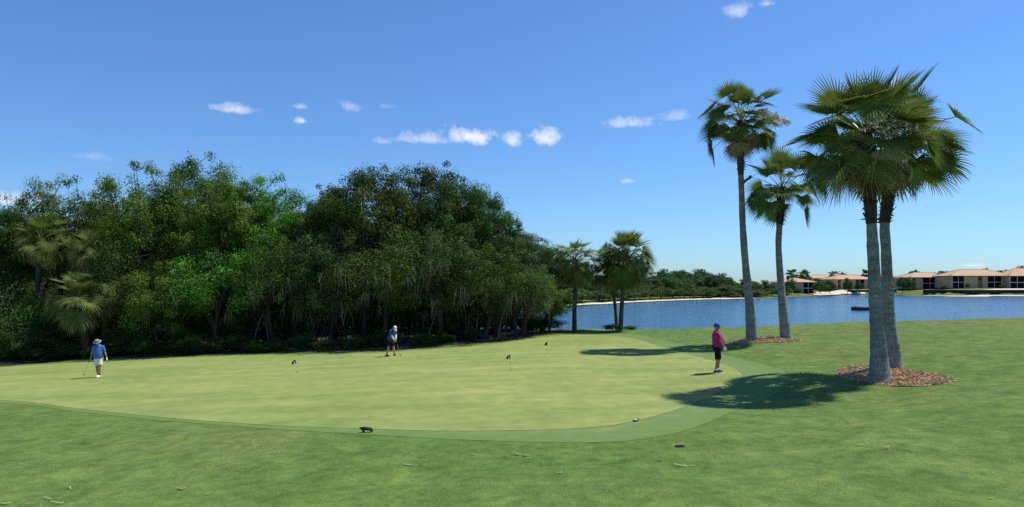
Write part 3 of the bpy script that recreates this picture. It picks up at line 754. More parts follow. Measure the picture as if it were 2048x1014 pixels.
def palm(name, label, path_px, depth, widths, hub, fronds, nfr, sc=1.0, skirt=8, boots=(.72, 40), bark='palm_bark', group=None, stalks=(), seed=1, pitch=(84, -16), roll=.4):
    """path_px: trunk points (column,row) from base up; widths in m; hub: crown centre px"""
    rs = np.random.RandomState(seed)
    P = np.array([W(px, py, depth) for px, py in path_px]); hubp = W(hub[0], hub[1], depth)
    b = P[0].copy(); gz = hz(b[0], b[1]); P[0][2] = gz-.12
    t = thing(name, label, 'palm tree', (b[0], b[1], gz), 0, group)
    o = np.array((b[0], b[1], gz)); P = np.r_[P, hubp[None]]-o; rr = np.r_[np.array(widths)/2*.9, widths[-1]/2*.8]
    C = catmull(P, 6, False); u = np.linspace(0, len(P)-1, len(C)); rad = np.interp(u, np.arange(len(P)), rr)
    rad = rad*(1+.03*rs.normal(size=len(rad)))
    # small flare and ring ridges
    mb = MB(); mb.tube(C, rad, 18, cap=True); mb.build('trunk', MAT[bark], t)
    k0 = int(len(C)*boots[0]); link('leaf_bases', boots_mesh(seed, C[k0:], rad[k0]*1.12, rad[-1]*1.6+.04, boots[1]*2), t)
    hub_l = P[-1]; keys = sorted(fronds)
    for i in range(nfr):
        f = i/(nfr-1); p = pitch[0]+(pitch[1]-pitch[0])*f**.9+rs.uniform(-16, 16); key = min(keys, key=lambda k: abs(k-p))
        me = fronds[key][rs.randint(3)]; a = i*2.39996+rs.uniform(-.25, .25); s = sc*rs.uniform(.84, 1.1)*(.8 if f < .12 else 1)
        link('frond', me, t, (hub_l[0]+.08*cos(a), hub_l[1]+.08*sin(a), hub_l[2]-.45*f*sc+.1), (rs.uniform(-roll, roll), R(-(p-key)), a), (s, s, s))
    for i in range(skirt):
        a = i*2.39996+rs.uniform(-.3, .3); s = sc*rs.uniform(.65, 1.05)
        link('dead_frond', DEADF[rs.randint(4)], t, (hub_l[0]+.12*cos(a), hub_l[1]+.12*sin(a), hub_l[2]-rs.uniform(-.1, .5)*sc), (rs.uniform(-.3, .3), rs.uniform(-.1, .2), a), (s, s, s))
    for (v, a, dz, s) in stalks:
        link('flower_stalk', STALK[v], t, (hub_l[0], hub_l[1], hub_l[2]+dz), (0, 0, a), (s, s, s))
    return t
palm('fan_palm', 'front one of the paired fan palms in the round mulch bed', [(1760,772),(1759,735),(1757,690),(1753,640),(1750,580),(1746,500),(1742,430)], 22,
     [.86,.66,.52,.45,.42,.38,.34], (1733, 266), WASH, 40, 1.24, 12, (.83, 50), group='tall fan palms', stalks=((0, 4.5, .25, 1), (1, 5.6, .2, 1), (0, .3, .1, 1.1)), seed=3)
palm('fan_palm', 'rear one of the paired fan palms in the round mulch bed', [(1788,738),(1785,700),(1779,650),(1776,590),(1772,500),(1771,430)], 24.1,
     [.72,.56,.47,.42,.37,.34], (1797, 282), WASH, 36, 1.2, 12, (.80, 45), group='tall fan palms', stalks=((1, 5.2, .1, 1), (0, 6.0, .2, 1.1), (1, .8, .1, 1)), seed=8)
palm('fan_palm', 'tallest slender fan palm with cream flowers behind the pink shirted golfer', [(1505,683),(1503,660),(1499,610),(1492,540),(1486,460),(1483,380),(1481,320)], 38,
     [.86,.68,.52,.44,.38,.34,.32], (1482, 242), WASH, 44, 1.2, 12, (.78, 46), group='tall fan palms', stalks=((2, 5.9, .35, 1.25), (2, .25, .5, 1.2), (0, 4.4, .3, 1)), seed=14)
palm('fan_palm', 'shorter fan palm right of the tallest one by the water', [(1573,683),(1571,665),(1566,620),(1561,560),(1557,490),(1560,440)], 38,
     [.86,.68,.50,.42,.37,.34], (1563, 374), WASH, 36, 1.15, 5, (.80, 40), group='tall fan palms', seed=21)
palm('cabbage_palm', 'left cabbage palm with a bare dark trunk against the lake', [(1149,668),(1149,620),(1151,570)], 50.5, [.42,.34,.33], (1150, 520), SABAL, 60, 1.1, 30, (.80, 30), 'sabal_bark', 'cabbage palms by the lake', seed=31, pitch=(84, -55), roll=.2)
palm('cabbage_palm', 'right cabbage palm with the largest round head against the lake', [(1241,665),(1243,620),(1247,570)], 50, [.40,.33,.32], (1253, 512), SABAL, 80, 1.32, 24, (.80, 30), 'sabal_bark', 'cabbage palms by the lake', seed=32, pitch=(84, -60), roll=.2)
palm('cabbage_palm', 'slimmer cabbage palm close left of the largest headed one', [(1234,665),(1231,620),(1226,580)], 51.5, [.30,.26,.25], (1221, 535), SABAL, 56, 1.1, 16, (.80, 20), 'sabal_bark', 'cabbage palms by the lake', seed=33, pitch=(84, -60), roll=.2)
palm('cabbage_palm', 'tall cabbage palm with a grey trunk at the left of the wood', [(72,715),(74,640),(76,560)], 48, [.42,.36,.34], (82, 478), SABAL, 38, 1.15, 14, (.78, 24), 'sabal_bark', 'palms in the wood', seed=41, pitch=(84, -50))
palm('cabbage_palm', 'cabbage palm with a wide skirt of dead fronds behind the bushy palms', [(190,715),(188,640),(186,570)], 47.5, [.40,.36,.34], (186, 495), SABAL, 38, 1.1, 22, (.75, 24), 'sabal_bark', 'palms in the wood', seed=42, pitch=(84, -50))
palm('cabbage_palm', 'bushy yellow green palm left behind the blue shirted golfer', [(172,716),(171,690),(170,660)], 45.2, [.5,.46,.44], (160, 598), PALE, 60, 1.22, 12, (.3, 60), 'boots', 'palms in the wood', seed=43, pitch=(80, -55), roll=.15)
palm('cabbage_palm', 'bushy yellow green palm right behind the blue shirted golfer', [(207,715),(209,690),(210,650)], 46.4, [.42,.38,.36], (212, 580), PALE, 54, 1.12, 8, (.3, 50), 'boots', 'palms in the wood', seed=44, pitch=(84, -55), roll=.15)
palm('cabbage_palm', 'leaning cabbage palm with a tan dead skirt at the lake end of the wood', [(1043,670),(1050,640),(1057,615)], 47.6, [.48,.42,.42], (1066, 580), PALE, 30, .95, 26, (.3, 50), 'boots', 'palms in the wood', seed=45, pitch=(70, -75))
palm('cabbage_palm', 'cabbage palm with a straw coloured skirt left of the leaning one', [(992,682),(995,650),(1000,622)], 46.6, [.42,.38,.36], (1003, 578), SABAL, 26, .9, 24, (.3, 40), 'boots', 'palms in the wood', seed=46, pitch=(60, -78))
palm('cabbage_palm', 'pale leafed palm leaning out over the water beside the lake', [(1082,668),(1090,645),(1098,622)], 50.5, [.36,.32,.30], (1104, 590), PALE, 36, .95, 8, (.4, 30), 'boots', 'palms in the wood', seed=47, pitch=(80, -70))
# ------------------------------------------------------------------ houses on the far shore
MAT['stucco'] = plain('tan_stucco', (.55, .37, .22), .9, .08, .4)
MAT['stucco_grey'] = plain('grey_tan_stucco', (.42, .31, .21), .9, .08, .4)
MAT['roof'] = plain('clay_tile', (.46, .29, .165), .85, .14, .8, bmp=.3, stretch=(1, 1, .3))
MAT['trim'] = plain('pale_trim', (.62, .56, .47), .7, .08, 2)
MAT['screen'] = plain('dark_insect_screen', (.014, .014, .017), .95, .2, 1, .03)
MAT['glass'] = plain('window_glass', (.03, .035, .045), .12, .2, 1, .5)
MAT['bulkhead'] = plain('dark_timber_bulkhead', (.030, .024, .020), .9, .4, 1.5)
MAT['cap'] = plain('pale_concrete', (.55, .47, .38), .9, .12, .6)
def condo(label, px, d, width, deep, eave, ridge, rz, bays, base_py=None, hipl=1.0, hipr=1.0, wall='stucco'):
    """two storey block; origin at the middle of its front; bays along the front in fractions of the width"""
    x = (px-CX)/FPX*d; z = hz(x, d)-.1 if base_py is None else CAMZ-(base_py-HY)/FPX*d
    t = thing('house', label, 'house', (x, d, z), rz, 'houses along the far shore')
    w = width/2; mw = MB(); cur = -w
    mw.box((0, deep/2+2.0, eave/2), (w, deep/2, eave/2))
    segs = []
    for (a, b, kind) in bays:
        a = -w+a*width; b = -w+b*width
        if a > cur+.05: segs.append((cur, a))
        cur = b
    if cur < w-.05: segs.append((cur, w))
    for a, b in segs: mw.box(((a+b)/2, 1.0-.003, eave/2-.002), ((b-a)/2, 1.0, eave/2-.003))
    mw.box((0, -2.0, -1.0), (w, .3, 1.0)) if False else None
    mw.build('wall', MAT[wall], t)
    for (a, b, kind) in bays:
        a = -w+a*width; b = -w+b*width
        if kind == 'lanai':
            n = 2; fl = eave/2
            for q in range(n):
                for s in range(2):
                    x0 = a+(b-a)*q/n+.1; x1 = a+(b-a)*(q+1)/n-.1
                    MB().box(((x0+x1)/2, .25, s*fl+fl/2), ((x1-x0)/2, .02, fl/2-.12)).build('screen_panel', MAT['screen'], t)
            for q in range(n+1): MB().box((a+(b-a)*q/n, .22, eave/2), (.11, .13, eave/2-.01)).build('post', MAT['trim'], t)
            MB().box(((a+b)/2, .2, fl), ((b-a)/2, .15, .14)).build('floor_band', MAT['trim'], t)
        else:
            for s in range(2):
                if kind == 'upper' and s == 0: continue
                c = ((a+b)/2, 1.97, s*eave/2+eave/4+.1)
                win = MB().box(c, ((b-a)/2-.05, .06, .75)).build('window', MAT['trim'], t)
                for q in (-1, 1):
                    MB().box((c[0]+q*(b-a)/4, c[1]-.05, c[2]), ((b-a)/4-.12, .03, .66)).build('pane', MAT['glass'], win)
    ov = .9; y0, y1 = -ov+.1, deep+2+ov; e = eave+.02; xl, xr = -w-ov, w+ov; ym = (y0+y1)/2; hl = (y1-y0)/2*hipl; hr = (y1-y0)/2*hipr
    V = [(xl, y0, e), (xr, y0, e), (xr, y1, e), (xl, y1, e), (xl, y0, e+.28), (xr, y0, e+.28), (xr, y1, e+.28), (xl, y1, e+.28), (xl+hl, ym, ridge), (xr-hr, ym, ridge)]
    rf = MB().add(V, [(0, 3, 2, 1), (0, 1, 5, 4), (1, 2, 6, 5), (2, 3, 7, 6), (3, 0, 4, 7), (4, 5, 9, 8), (5, 6, 9), (6, 7, 8, 9), (7, 4, 8)], 0, False).build('roof', MAT['roof'], t)
    cp = MB()
    for A, B in ((4, 8), (7, 8), (5, 9), (6, 9), (8, 9)):
        cp.tube(np.array([V[A], V[B]], float)+(0, 0, .05), .13, 6)
    cp.build('ridge_tiles', MAT['roof'], rf)
    MB().box((xl+1.2, -.05, eave/2), (.07, .07, eave/2)).build('downspout', MAT['trim'], t)
    return t
condo('wide two storey house with screened porches at both ends, second from right', 1963, 345, 29.0, 13, 5.9, 9.3, R(-4), [(.03,.22,'lanai'),(.44,.52,'upper'),(.60,.83,'lanai'),(.90,.94,'upper')])
condo('house cut by the right edge of the photo', 2078, 338, 27, 13, 5.9, 10.0, R(-6), [(.02,.26,'lanai'),(.5,.58,'win'),(.7,.9,'lanai')])
condo('house with a tan side wall just right of the paired fan palms', 1862, 362, 22, 12, 5.7, 8.6, R(3), [(.05,.13,'win'),(.30,.66,'lanai'),(.80,.86,'upper')], wall='stucco')
condo('house half hidden behind the trunks of the paired fan palms', 1776, 388, 13, 10, 5.3, 7.6, R(2), [(.1,.3,'win'),(.6,.9,'upper')])
condo('low roofed house with a porch left of the paired fan palms', 1708, 384, 23, 12, 5.2, 8.0, R(4), [(.10,.18,'win'),(.54,.76,'lanai'),(.84,.92,'win')])
condo('house with a brown porch at the left end of the row', 1604, 345, 15, 12, 5.4, 7.9, R(10), [(.1,.25,'win'),(.55,.92,'lanai')], wall='stucco_grey')
condo('far house showing only its pale tiled roof between the trees', 1652, 470, 26, 12, 5.6, 8.2, R(3), [(.2,.4,'win'),(.6,.8,'win')])

def wall_run(name, label, cat, pts, z0, z1, mat, capz):
    P = np.array(pts, float); c = P.mean(0); t = thing(name, label, cat, (c[0], c[1], z0))
    for a, b in zip(P[:-1], P[1:]):
        L_ = np.linalg.norm(b-a); u = (b-a)/L_; n = max(1, int(L_/3.0)); rot = np.array(((u[0], -u[1], 0), (u[1], u[0], 0), (0, 0, 1)))
        for i in range(n):
            m = a+(b-a)*(i+.5)/n-c
            MB().box((m[0], m[1], (z1-z0)/2), (L_/n/2-.03, .12, (z1-z0)/2), rot).build('panel', mat, t)
            q = a+(b-a)*i/n-c+np.array((u[1], -u[0]))*.25
            MB().tube(np.array([(q[0], q[1], -.6), (q[0], q[1], z1-z0+.02)]), .13, 7).build('pile', mat, t)
        m = (a+b)/2-c
        MB().box((m[0], m[1], z1-z0+.07), (L_/2+.06, capz, .065), rot).build('cap', MAT['cap'], t)
    return t
wall_run('seawall', 'long dark timber seawall with a pale cap below the right houses', 'seawall', [(194,330),(197,325.3),(208,317.5),(235,323.5),(280,321.5)], .9, 2.75, MAT['bulkhead'], .5)
wall_run('seawall', 'thin dark seawall behind the paired fan palms', 'seawall', [(178.5,371.5),(192,349.5)], 1.3, 2.3, MAT['bulkhead'], .5)
def dock():
    a = W(1712, 585.5, 362); t = thing('dock', 'low dark dock on the sandy far shore left of the paired palms', 'dock', (a[0]+4, a[1], hz(a[0]+4, a[1])), R(2))
    for i in range(8): MB().box((-4+i*1.15, 0, 1.02), (.55, 1.3, .10)).build('plank', MAT['cap'], t)
    MB().box((0, -1.2, .72), (4.6, .08, .18)).build('beam', MAT['bulkhead'], t)
    for x in (-4.2, -1.4, 1.4, 4.2): MB().tube(np.array([(x, -1.1, -.5), (x, -1.1, .9)]), .14, 7).build('pile', MAT['bulkhead'], t)
dock()
# trees and palms between the houses
rs = np.random.RandomState(17)
HT = [(1582,553,325,2.6,'slim dark tree in front of the leftmost house'),(1640,560,340,4.0,'big round bush between the left two houses'),(1660,560,350,3.4,'leafy bush right of the big round bush'),
      (1695,555,366,2.8,'dark tree in front of the low roofed house'),(1717,562,368,2.2,'small tree beside the porch of the low roofed house'),(1805,552,352,3.2,'spreading tree right of the paired fan palms'),
      (1820,556,352,2.6,'small tree at the corner of the tan walled house'),(1888,541,430,6.0,'round tree behind the gap between the right houses'),(1875,545,440,4.5,'round tree behind the ridge of the tan walled house'),
      (2030,535,420,6.5,'dark tree crown behind the rightmost house'),(2050,532,430,6.5,'dark tree crown at the right edge behind the houses'),(2000,540,440,5,'tree top just over the ridge of the wide house'),
      (1610,553,420,6,'tree behind the roof of the leftmost house'),(1888,570,338,1.6,'low shrub before the wide house'),(1935,566,338,1.4,'small palm like shrub at the wall of the wide house'),(2005,568,336,1.5,'shrub between the right two houses'),
      (1575,572,318,2.4,'low bush on the shore below the leftmost house'),(1597,575,322,2.2,'pale low bush below the leftmost house'),(1555,575,290,3.0,'low green bush on the point by the lake'),(1568,581,287,2.2,'bright low bush at the waterline of the point')]
for i, (px, py, d, r, lb) in enumerate(HT):
    x = (px-CX)/FPX*d; g = hz(x, d); top = CAMZ+(HY-py)/FPX*d
    put_tree(FAR[i % 4], 'garden_tree', lb, 'tree', x, d, max(top-g, 1.0), r, i*1.3, 'garden trees around the houses')
HP = [(1585,546,395,'palm head above the leftmost roof'),(1608,548,400,'second palm head above the leftmost roof'),(1668,548,430,'left palm above the far pale roof'),(1684,549,425,'right palm above the far pale roof'),
      (1733,545,440,'palm above the low roof next to the paired trunks'),(1830,545,450,'palm top behind the ridge of the tan walled house'),(1971,541,450,'palm top behind the ridge of the wide house')]
for i, (px, py, d, lb) in enumerate(HP):
    hub = py+4; palm('garden_palm', 'small far '+lb, [(px, 575), (px, 562)], d, [.4, .36], (px, hub), FARPALM, 18, 1.9, 0, (.8, 6), 'sabal_bark', 'palms among the far houses', seed=60+i)

# ------------------------------------------------------------------ people
MAT['skin'] = plain('skin', (.46, .27, .19), .55, .12, 9)
MAT['skin_tan'] = plain('tanned_skin', (.36, .20, .13), .55, .12, 9)
MAT['hair'] = plain('grey_hair', (.22, .19, .17), .8, .3, 40)
MAT['dark'] = plain('dark_lens', (.012, .012, .014), .2, .1, 5)
def cloth(name, col, var=.14): return plain(name, col, .85, var, 11, .2, bmp=.8)
def ik(a, b, l1, l2, hint):
    a = np.array(a, float); b = np.array(b, float); d = b-a; L_ = np.linalg.norm(d); L2 = min(L_, (l1+l2)*.999); u = d/L_
    b = a+u*L2; x = (l1*l1-l2*l2+L2*L2)/(2*L2); h = math.sqrt(max(l1*l1-x*x, 0)); hint = np.array(hint, float); hint = hint-u*np.dot(hint, u); hint /= np.linalg.norm(hint)
    return a+u*x+hint*h, b
def remeshed(mb, name, mat, parent, voxel=.011, it=6):
    o = mb.build(name, mat, None)
    m = o.modifiers.new('r', 'REMESH'); m.mode = 'VOXEL'; m.voxel_size = voxel; m.use_smooth_shade = True
    s = o.modifiers.new('s', 'SMOOTH'); s.iterations = it; s.factor = .5
    dg = bpy.context.evaluated_depsgraph_get(); dg.update()
    me = bpy.data.meshes.new_from_object(o.evaluated_get(dg)); me.name = name
    old = o.data; o.modifiers.clear(); o.data = me; bpy.data.meshes.remove(old)
    if not me.materials: me.materials.append(mat)
    me.polygons.foreach_set('use_smooth', [True]*len(me.polygons)); o.parent = parent; return o
def rotx(a): return np.array(((1, 0, 0), (0, cos(a), -sin(a)), (0, sin(a), cos(a))))
def rotz(a): return np.array(((cos(a), -sin(a), 0), (sin(a), cos(a), 0), (0, 0, 1)))
def person(label, loc, rz, Ht, lean, feet, hands, nod, shirt, shorts, skin, belly=0.0, hat=None, sleeves=None, glove=None, socks=None, shoe=None, sole=None, shades=False, curl=(1.0, 1.0), turn=0.0, hip_drop=.02, short_len=.56, elbow=None, leg=1.004):
    t = thing('person', label, 'person', loc, rz, 'golfers on the green'); s = Ht/1.75
    A = lambda *v: np.array(v, float)*s
    hipz = .93-hip_drop; pelvis = A(0, 0, hipz); RX = rotx(lean)
    up = lambda x, y, z: pelvis+RX @ A(x, y, z-hipz)
    feetw = [A(f[0], f[1], .085+f[2]) for f in feet]
    body = MB(); sh = MB(); so = MB()
    def ring(c, rx, ry, M=RX): return (c, M @ A(rx, 0, 0), M @ A(0, ry, 0))
    # torso
    T = [(hipz-.10, .15, .115, 0), (hipz+.0, .172, .128+belly*.4, -belly*.3), (hipz+.10, .165+belly*.25, .120+belly*.9, -belly*.75), (hipz+.22, .168+belly*.2, .122+belly*.8, -belly*.7), (1.30, .182, .128+belly*.3, -belly*.2), (1.40, .178, .112, .0), (1.465, .12, .08, .01), (1.50, .062, .062, .0)]
    body.loft([ring(up(0, y, z), rx*.95, ry*.95) for z, rx, ry, y in T], 20)
    sh.loft([ring(up(0, y, z), rx*1.1+.012, ry*1.12+.012) for z, rx, ry, y in [(hipz-.04, .172, .128+belly*.4, -belly*.3)]+T[1:7]]+[ring(up(0, 0, 1.495), .078, .074)], 22)
    so.loft([ring(pelvis+A(0, 0, dz), rx, ry) for dz, rx, ry in ((-.13, .168, .130), (-.02, .188, .146+belly*.3), (.08, .182, .142+belly*.5))], 20)
    # head: faces -Y, nods about X, turns about Z
    HR = RX @ rotz(turn) @ rotx(nod); nk = up(0, 0, 1.49); hc = nk+HR @ A(0, -.025, .145)
    body.tube(np.array([up(0, .01, 1.44), nk, nk+HR @ A(0, -.005, .08)]), np.array((.066, .058, .056))*s, 12)
    body.ball(hc+HR @ A(0, .008, .018), A(.077, .095, .105), 16, 12, HR); body.ball(hc+HR @ A(0, -.028, -.055), A(.056, .062, .062), 12, 8, HR)
    body.ball(hc+HR @ A(0, -.098, -.018), A(.014, .020, .026), 8, 6, HR)                 # nose
    body.ball(hc+HR @ A(0, -.078, -.066), A(.026, .014, .010), 8, 6, HR)                 # lips
    for q in (-1, 1):
        body.ball(hc+HR @ A(q*.077, .012, -.008), A(.012, .024, .034), 8, 6, HR)         # ears
        body.ball(hc+HR @ A(q*.03, -.082, .026), A(.024, .012, .008), 8, 6, HR)          # brows
    # legs
    for q, (f, fo) in zip((-1, 1), zip(feetw, feet)):
        hp = pelvis+A(q*.092, 0, -.03); LL = np.linalg.norm(f-hp); kn, an = ik(hp, f, .503*LL*leg, .499*LL*leg, (q*.12, -1, 0))
        body.tube(np.array([hp+A(0, 0, .03), hp*.6+kn*.4, kn, kn*.62+an*.38, an*.8+kn*.2, an]), np.array((.088, .080, .056, .057, .043, .037))*s, 14)
        toe = rotz(fo[3] if len(fo) > 3 else 0) @ A(0, -.17, 0); heel = -toe*.38
        body.loft([(an+heel+A(0, 0, -.045), A(.028, 0, 0), A(0, 0, .035)), (an+heel*.2+A(0, 0, -.035), A(.036, 0, 0), A(0, 0, .045)), (an+toe*.6+A(0, 0, -.052), A(.042, 0, 0), A(0, 0, .028)), (an+toe+A(0, 0, -.06), A(.028, 0, 0), A(0, 0, .018))], 12)
        e = hp+(kn-hp)*min(1, (hipz-short_len)/.43*1.02)
        so.tube(np.array([hp+A(0, 0, .05), hp*.5+e*.5, e, e+(e-hp)*.02]), np.array((.112, .112, .108, .108))*s, 16)
        S = MB(); fl = an-A(0, 0, .085); N3 = A(.001, 0, 0)
        S.loft([(fl+heel*1.12+A(0, 0, .045), A(.034, 0, 0), A(0, 0, .042)), (fl+heel*.4+A(0, 0, .055), A(.046, 0, 0), A(0, 0, .054)), (fl+toe*.35+A(0, 0, .052), A(.048, 0, 0), A(0, 0, .050)), (fl+toe*.8+A(0, 0, .036), A(.050, 0, 0), A(0, 0, .034)), (fl+toe*1.12+A(0, 0, .026), A(.030, 0, 0), A(0, 0, .022))], 14)
        sho = remeshed(S, 'shoe', shoe, t, .009, 3)
        if sole: 
            B = MB(); B.loft([(fl+A(0, 0, .002)+toe*.38, toe/np.linalg.norm(toe)*.152*s, np.cross(toe/np.linalg.norm(toe), (0, 0, 1))*.056*s), (fl+A(0, 0, .024)+toe*.38, toe/np.linalg.norm(toe)*.155*s, np.cross(toe/np.linalg.norm(toe), (0, 0, 1))*.058*s)], 16)
            b_ = B.build('sole', sole, sho)
        if socks:
            B = MB(); B.tube(np.array([an+(kn-an)*.02, an+(kn-an)*.16]), np.array((.046, .047))*s, 14); B.build('sock', socks, t)
    # arms and hands
    for i, (q, hnd) in enumerate(zip((-1, 1), hands)):
        shd = up(q*.195, 0, 1.405); hp = A(*hnd); hint = (q*.6, .8, -.2) if elbow is None else elbow[i]
        el, wr = ik(shd, hp, .285*s, .255*s, hint)
        body.tube(np.array([up(q*.13, 0, 1.40), shd, shd*.5+el*.5, el, el*.6+wr*.4, wr]), np.array((.055, .058, .049, .041, .040, .028))*s, 12)
        sh.tube(np.array([up(q*.12, 0, 1.40), shd, shd*.55+el*.45, shd*.22+el*.78]), np.array((.074, .074, .068, .066))*s, 14)
        d = (wr-el)/np.linalg.norm(wr-el); side = np.cross(d, (0, -1., 0)); side /= np.linalg.norm(side); inn = np.cross(side, d)
        side, inn = inn*1.0, side*(-q)*np.sign(np.dot(side, (1, 0, 0))+1e-9)             # fingers spread front to back, palm turned inwards
        side = side/np.linalg.norm(side); inn = inn/np.linalg.norm(inn)
        G = MB() if glove and glove[0] == i else body; k = 1.12 if G is not body else 1.0
        G.loft([(wr-d*.01, side*.027*s*k, inn*.021*s*k), (wr+d*.035*s, side*.038*s*k, inn*.018*s*k), (wr+d*.085*s, side*.042*s*k, inn*.015*s*k)], 12)
        for j, (off, ln) in enumerate(zip((-.033, -.011, .011, .031), (.066, .078, .074, .058))):
            p = wr+d*.08*s+side*off*s; cd = d.copy(); pts = [p-d*.02*s]
            for b in range(3):
                pts.append(p.copy()); c = curl[i]*.55*(b+.4); cd = d*cos(c)+inn*sin(c); p = p+cd*ln*s*(.45, .32, .23)[b]
            pts.append(p); G.tube(np.array(pts), np.array((.0105, .0105, .010, .0095, .007))*s*k, 7)
        th0 = wr+d*.03*s-side*.03*s; G.tube(np.array([th0, th0+(d*.5-side*.75+inn*.35)*.035*s, th0+(d*.95-side*.55+inn*.7)*.055*s, th0+(d*1.3-side*.35+inn*.9)*.066*s]), np.array((.014, .0125, .011, .008))*s*k, 7)
        if G is not body: remeshed(G, 'glove', glove[1], t, .007, 2)
        if sleeves:
            B = MB(); a0 = shd*.25+el*.75; B.tube(np.array([a0, el, el*.55+wr*.45, wr]), np.array((.053, .051, .049, .038))*s, 12); B.build('arm_sleeve', sleeves, t)
    remeshed(body, 'body', skin, t, .0095, 4)
    remeshed(sh, 'shirt', shirt, t, .013, 5); remeshed(so, 'shorts', shorts, t, .013, 5)
    for q in (-1, 1):
        if not shades: MB().ball(hc+HR @ A(q*.03, -.080, .008), .010*s, 8, 6).build('eye', MAT['dark'], t)
    if shades:
        g = MB(); 
        for q in (-1, 1): g.ball(hc+HR @ A(q*.034, -.088, .010), A(.032, .016, .022), 10, 8, HR); g.tube(np.array([hc+HR @ A(q*.06, -.08, .014), hc+HR @ A(q*.083, .0, .012)]), .006*s, 6)
        g.tube(np.array([hc+HR @ A(-.02, -.098, .014), hc+HR @ A(.02, -.098, .014)]), .006*s, 6); g.build('sunglasses', MAT['dark'], t)
    hr = MB(); hr.loft([(hc+HR @ A(0, .018, z), HR @ A(rx, 0, 0), HR @ A(0, ry, 0)) for z, rx, ry in ((-.045, .066, .078), (.0, .082, .094), (.05, .084, .098), (.085, .07, .085))], 18); hr.build('hair', MAT['hair'], t)
    if hat:
        style, hm = hat; h = MB()
        if style == 'cap':
            h.loft([(hc+HR @ A(0, .012, z), HR @ A(rx, 0, 0), HR @ A(0, ry, 0)) for z, rx, ry in ((.022, .091, .107), (.05, .092, .108), (.09, .082, .096), (.118, .058, .068), (.132, .02, .024))], 20)
            v0 = []; F = []
            for r in range(4):
                for c in range(9):
                    a = (c-4)/4*1.05; k = r/3
                    v0.append(hc+HR @ A(sin(a)*(.088+.012*k), -cos(a)*(.092+.085*k*cos(a*.8)), .040-.020*k-.012*(sin(a)**2)))
            for r in range(3):
                for c in range(8): F.append((r*9+c, r*9+c+1, (r+1)*9+c+1, (r+1)*9+c))
            n = len(v0); v1 = [v-np.array((0, 0, .006*s)) for v in v0]
            o = h.build('cap', hm, t); b = MB(); b.add(v0+v1, F+[tuple(i+n for i in f[::-1]) for f in F]+[(27+c, 28+c, 28+c+n, 27+c+n) for c in range(8)]); b.build('visor', hm, o)
        else:
            h.loft([(hc+HR @ A(0, .006, z), HR @ A(rx, 0, 0), HR @ A(0, ry, 0)) for z, rx, ry in ((.018, .178, .185), (.030, .165, .172), (.040, .094, .110), (.085, .090, .104), (.122, .078, .090), (.132, .04, .05))], 26)
            o = h.build('sun_hat', hm, t); b = MB(); b.loft([(hc+HR @ A(0, .006, z), HR @ A(.0955, 0, 0), HR @ A(0, .1115, 0)) for z in (.042, .066)], 24, cap=False); b.build('hat_band', MAT['dark'], o)
    return t
def putter(label, top, foot, headdir, shaft, loc_grip=.26):
    top = np.array(top, float); foot = np.array(foot, float); t = thing('putter', label, 'putter', tuple(foot))
    a = top-foot; L_ = np.linalg.norm(a); u = a/L_
    MB().tube(np.array([u*.03, a*.5, a]), np.array((.0085, .009, .010)), 8).build('shaft', shaft, t)
    MB().tube(np.array([a-u*loc_grip, a-u*.1, a+u*.02]), np.array((.012, .014, .016)), 8).build('grip', MAT['dark'], t)
    h = np.array(headdir, float); h /= np.linalg.norm(h)
    hb_ = MB(); hb_.loft([(np.array((0, 0, .02))+h*x, np.cross(h, (0, 0, 1))*w, np.array((0, 0, .016))) for x, w in ((-.055, .010), (-.05, .016), (.045, .018), (.062, .012))], 10); hb_.build('head', MAT['putter_head'], t)
    return t
MAT['putter_head'] = plain('putter_head_steel', (.10, .10, .10), .35, .1, 9, metal=.8)
MAT['white_shaft'] = plain('pale_shaft', (.72, .72, .62), .4, .05, 9)
MAT['steel'] = plain('steel_shaft', (.45, .45, .46), .3, .05, 9, metal=.9)

# golfer in the blue shirt
g = on_ground(197.5, 754.5); gz = hz(g[0], g[1])+.012; s_ = 1.78
person('golfer in a blue shirt, white shorts and brimmed hat walking with a putter', (g[0], g[1], gz), R(2), s_, R(4), [(-.08, .10, .0, .15), (.10, -.12, 0, -.15)], [(-.33, -.06, .88), (.35, .02, .86)], R(24),
       cloth('blue_shirt', (.055, .16, .42)), cloth('white_shorts', (.74, .76, .78), .05), MAT['skin_tan'], .045, ('hat', cloth('khaki_hat', (.26, .23, .17), .3)), glove=(1, cloth('white_glove', (.78, .76, .72), .05)), shoe=cloth('white_shoe', (.75, .74, .71), .06), curl=(1.5, .8), socks=cloth('black_sock', (.03, .03, .03)), short_len=.57, hip_drop=.03)
pb = on_ground(172.5, 748); 
putter('pale shafted putter in the hand of the blue shirted golfer', (g[0]-.335, g[1]-.08, gz+.93), (g[0]-.60, g[1]-.16, gz+.10), (1, -.4, 0), MAT['white_shaft'])
# golfer in the white cap
g = on_ground(781, 712.5); gz = hz(g[0], g[1])+.012
person('golfer in a navy shirt, white cap and white arm sleeves bending to putt', (g[0], g[1], gz), R(52), 1.70, R(20), [(-.24, .04, 0, .1), (.24, -.04, 0, -.35)], [(-.05, -.42, .80), (.04, -.40, .76)], R(30),
       cloth('navy_shirt', (.045, .055, .19)), cloth('black_shorts', (.010, .010, .014)), MAT['skin'], .02, ('cap', cloth('white_cap', (.80, .79, .77), .05)), sleeves=cloth('white_sleeve', (.80, .80, .80), .04), shoe=cloth('black_shoe', (.02, .02, .02)), curl=(1.6, 1.6), short_len=.55, hip_drop=.05, elbow=((-.9, .5, -.2), (.9, .5, -.2)))
_r = rotz(R(52)); hnd = _r @ np.array((-.005, -.44, .80)); ft = _r @ np.array((.10, -.66, 0)); fz = hz(g[0]+ft[0], g[1]+ft[1])+.014
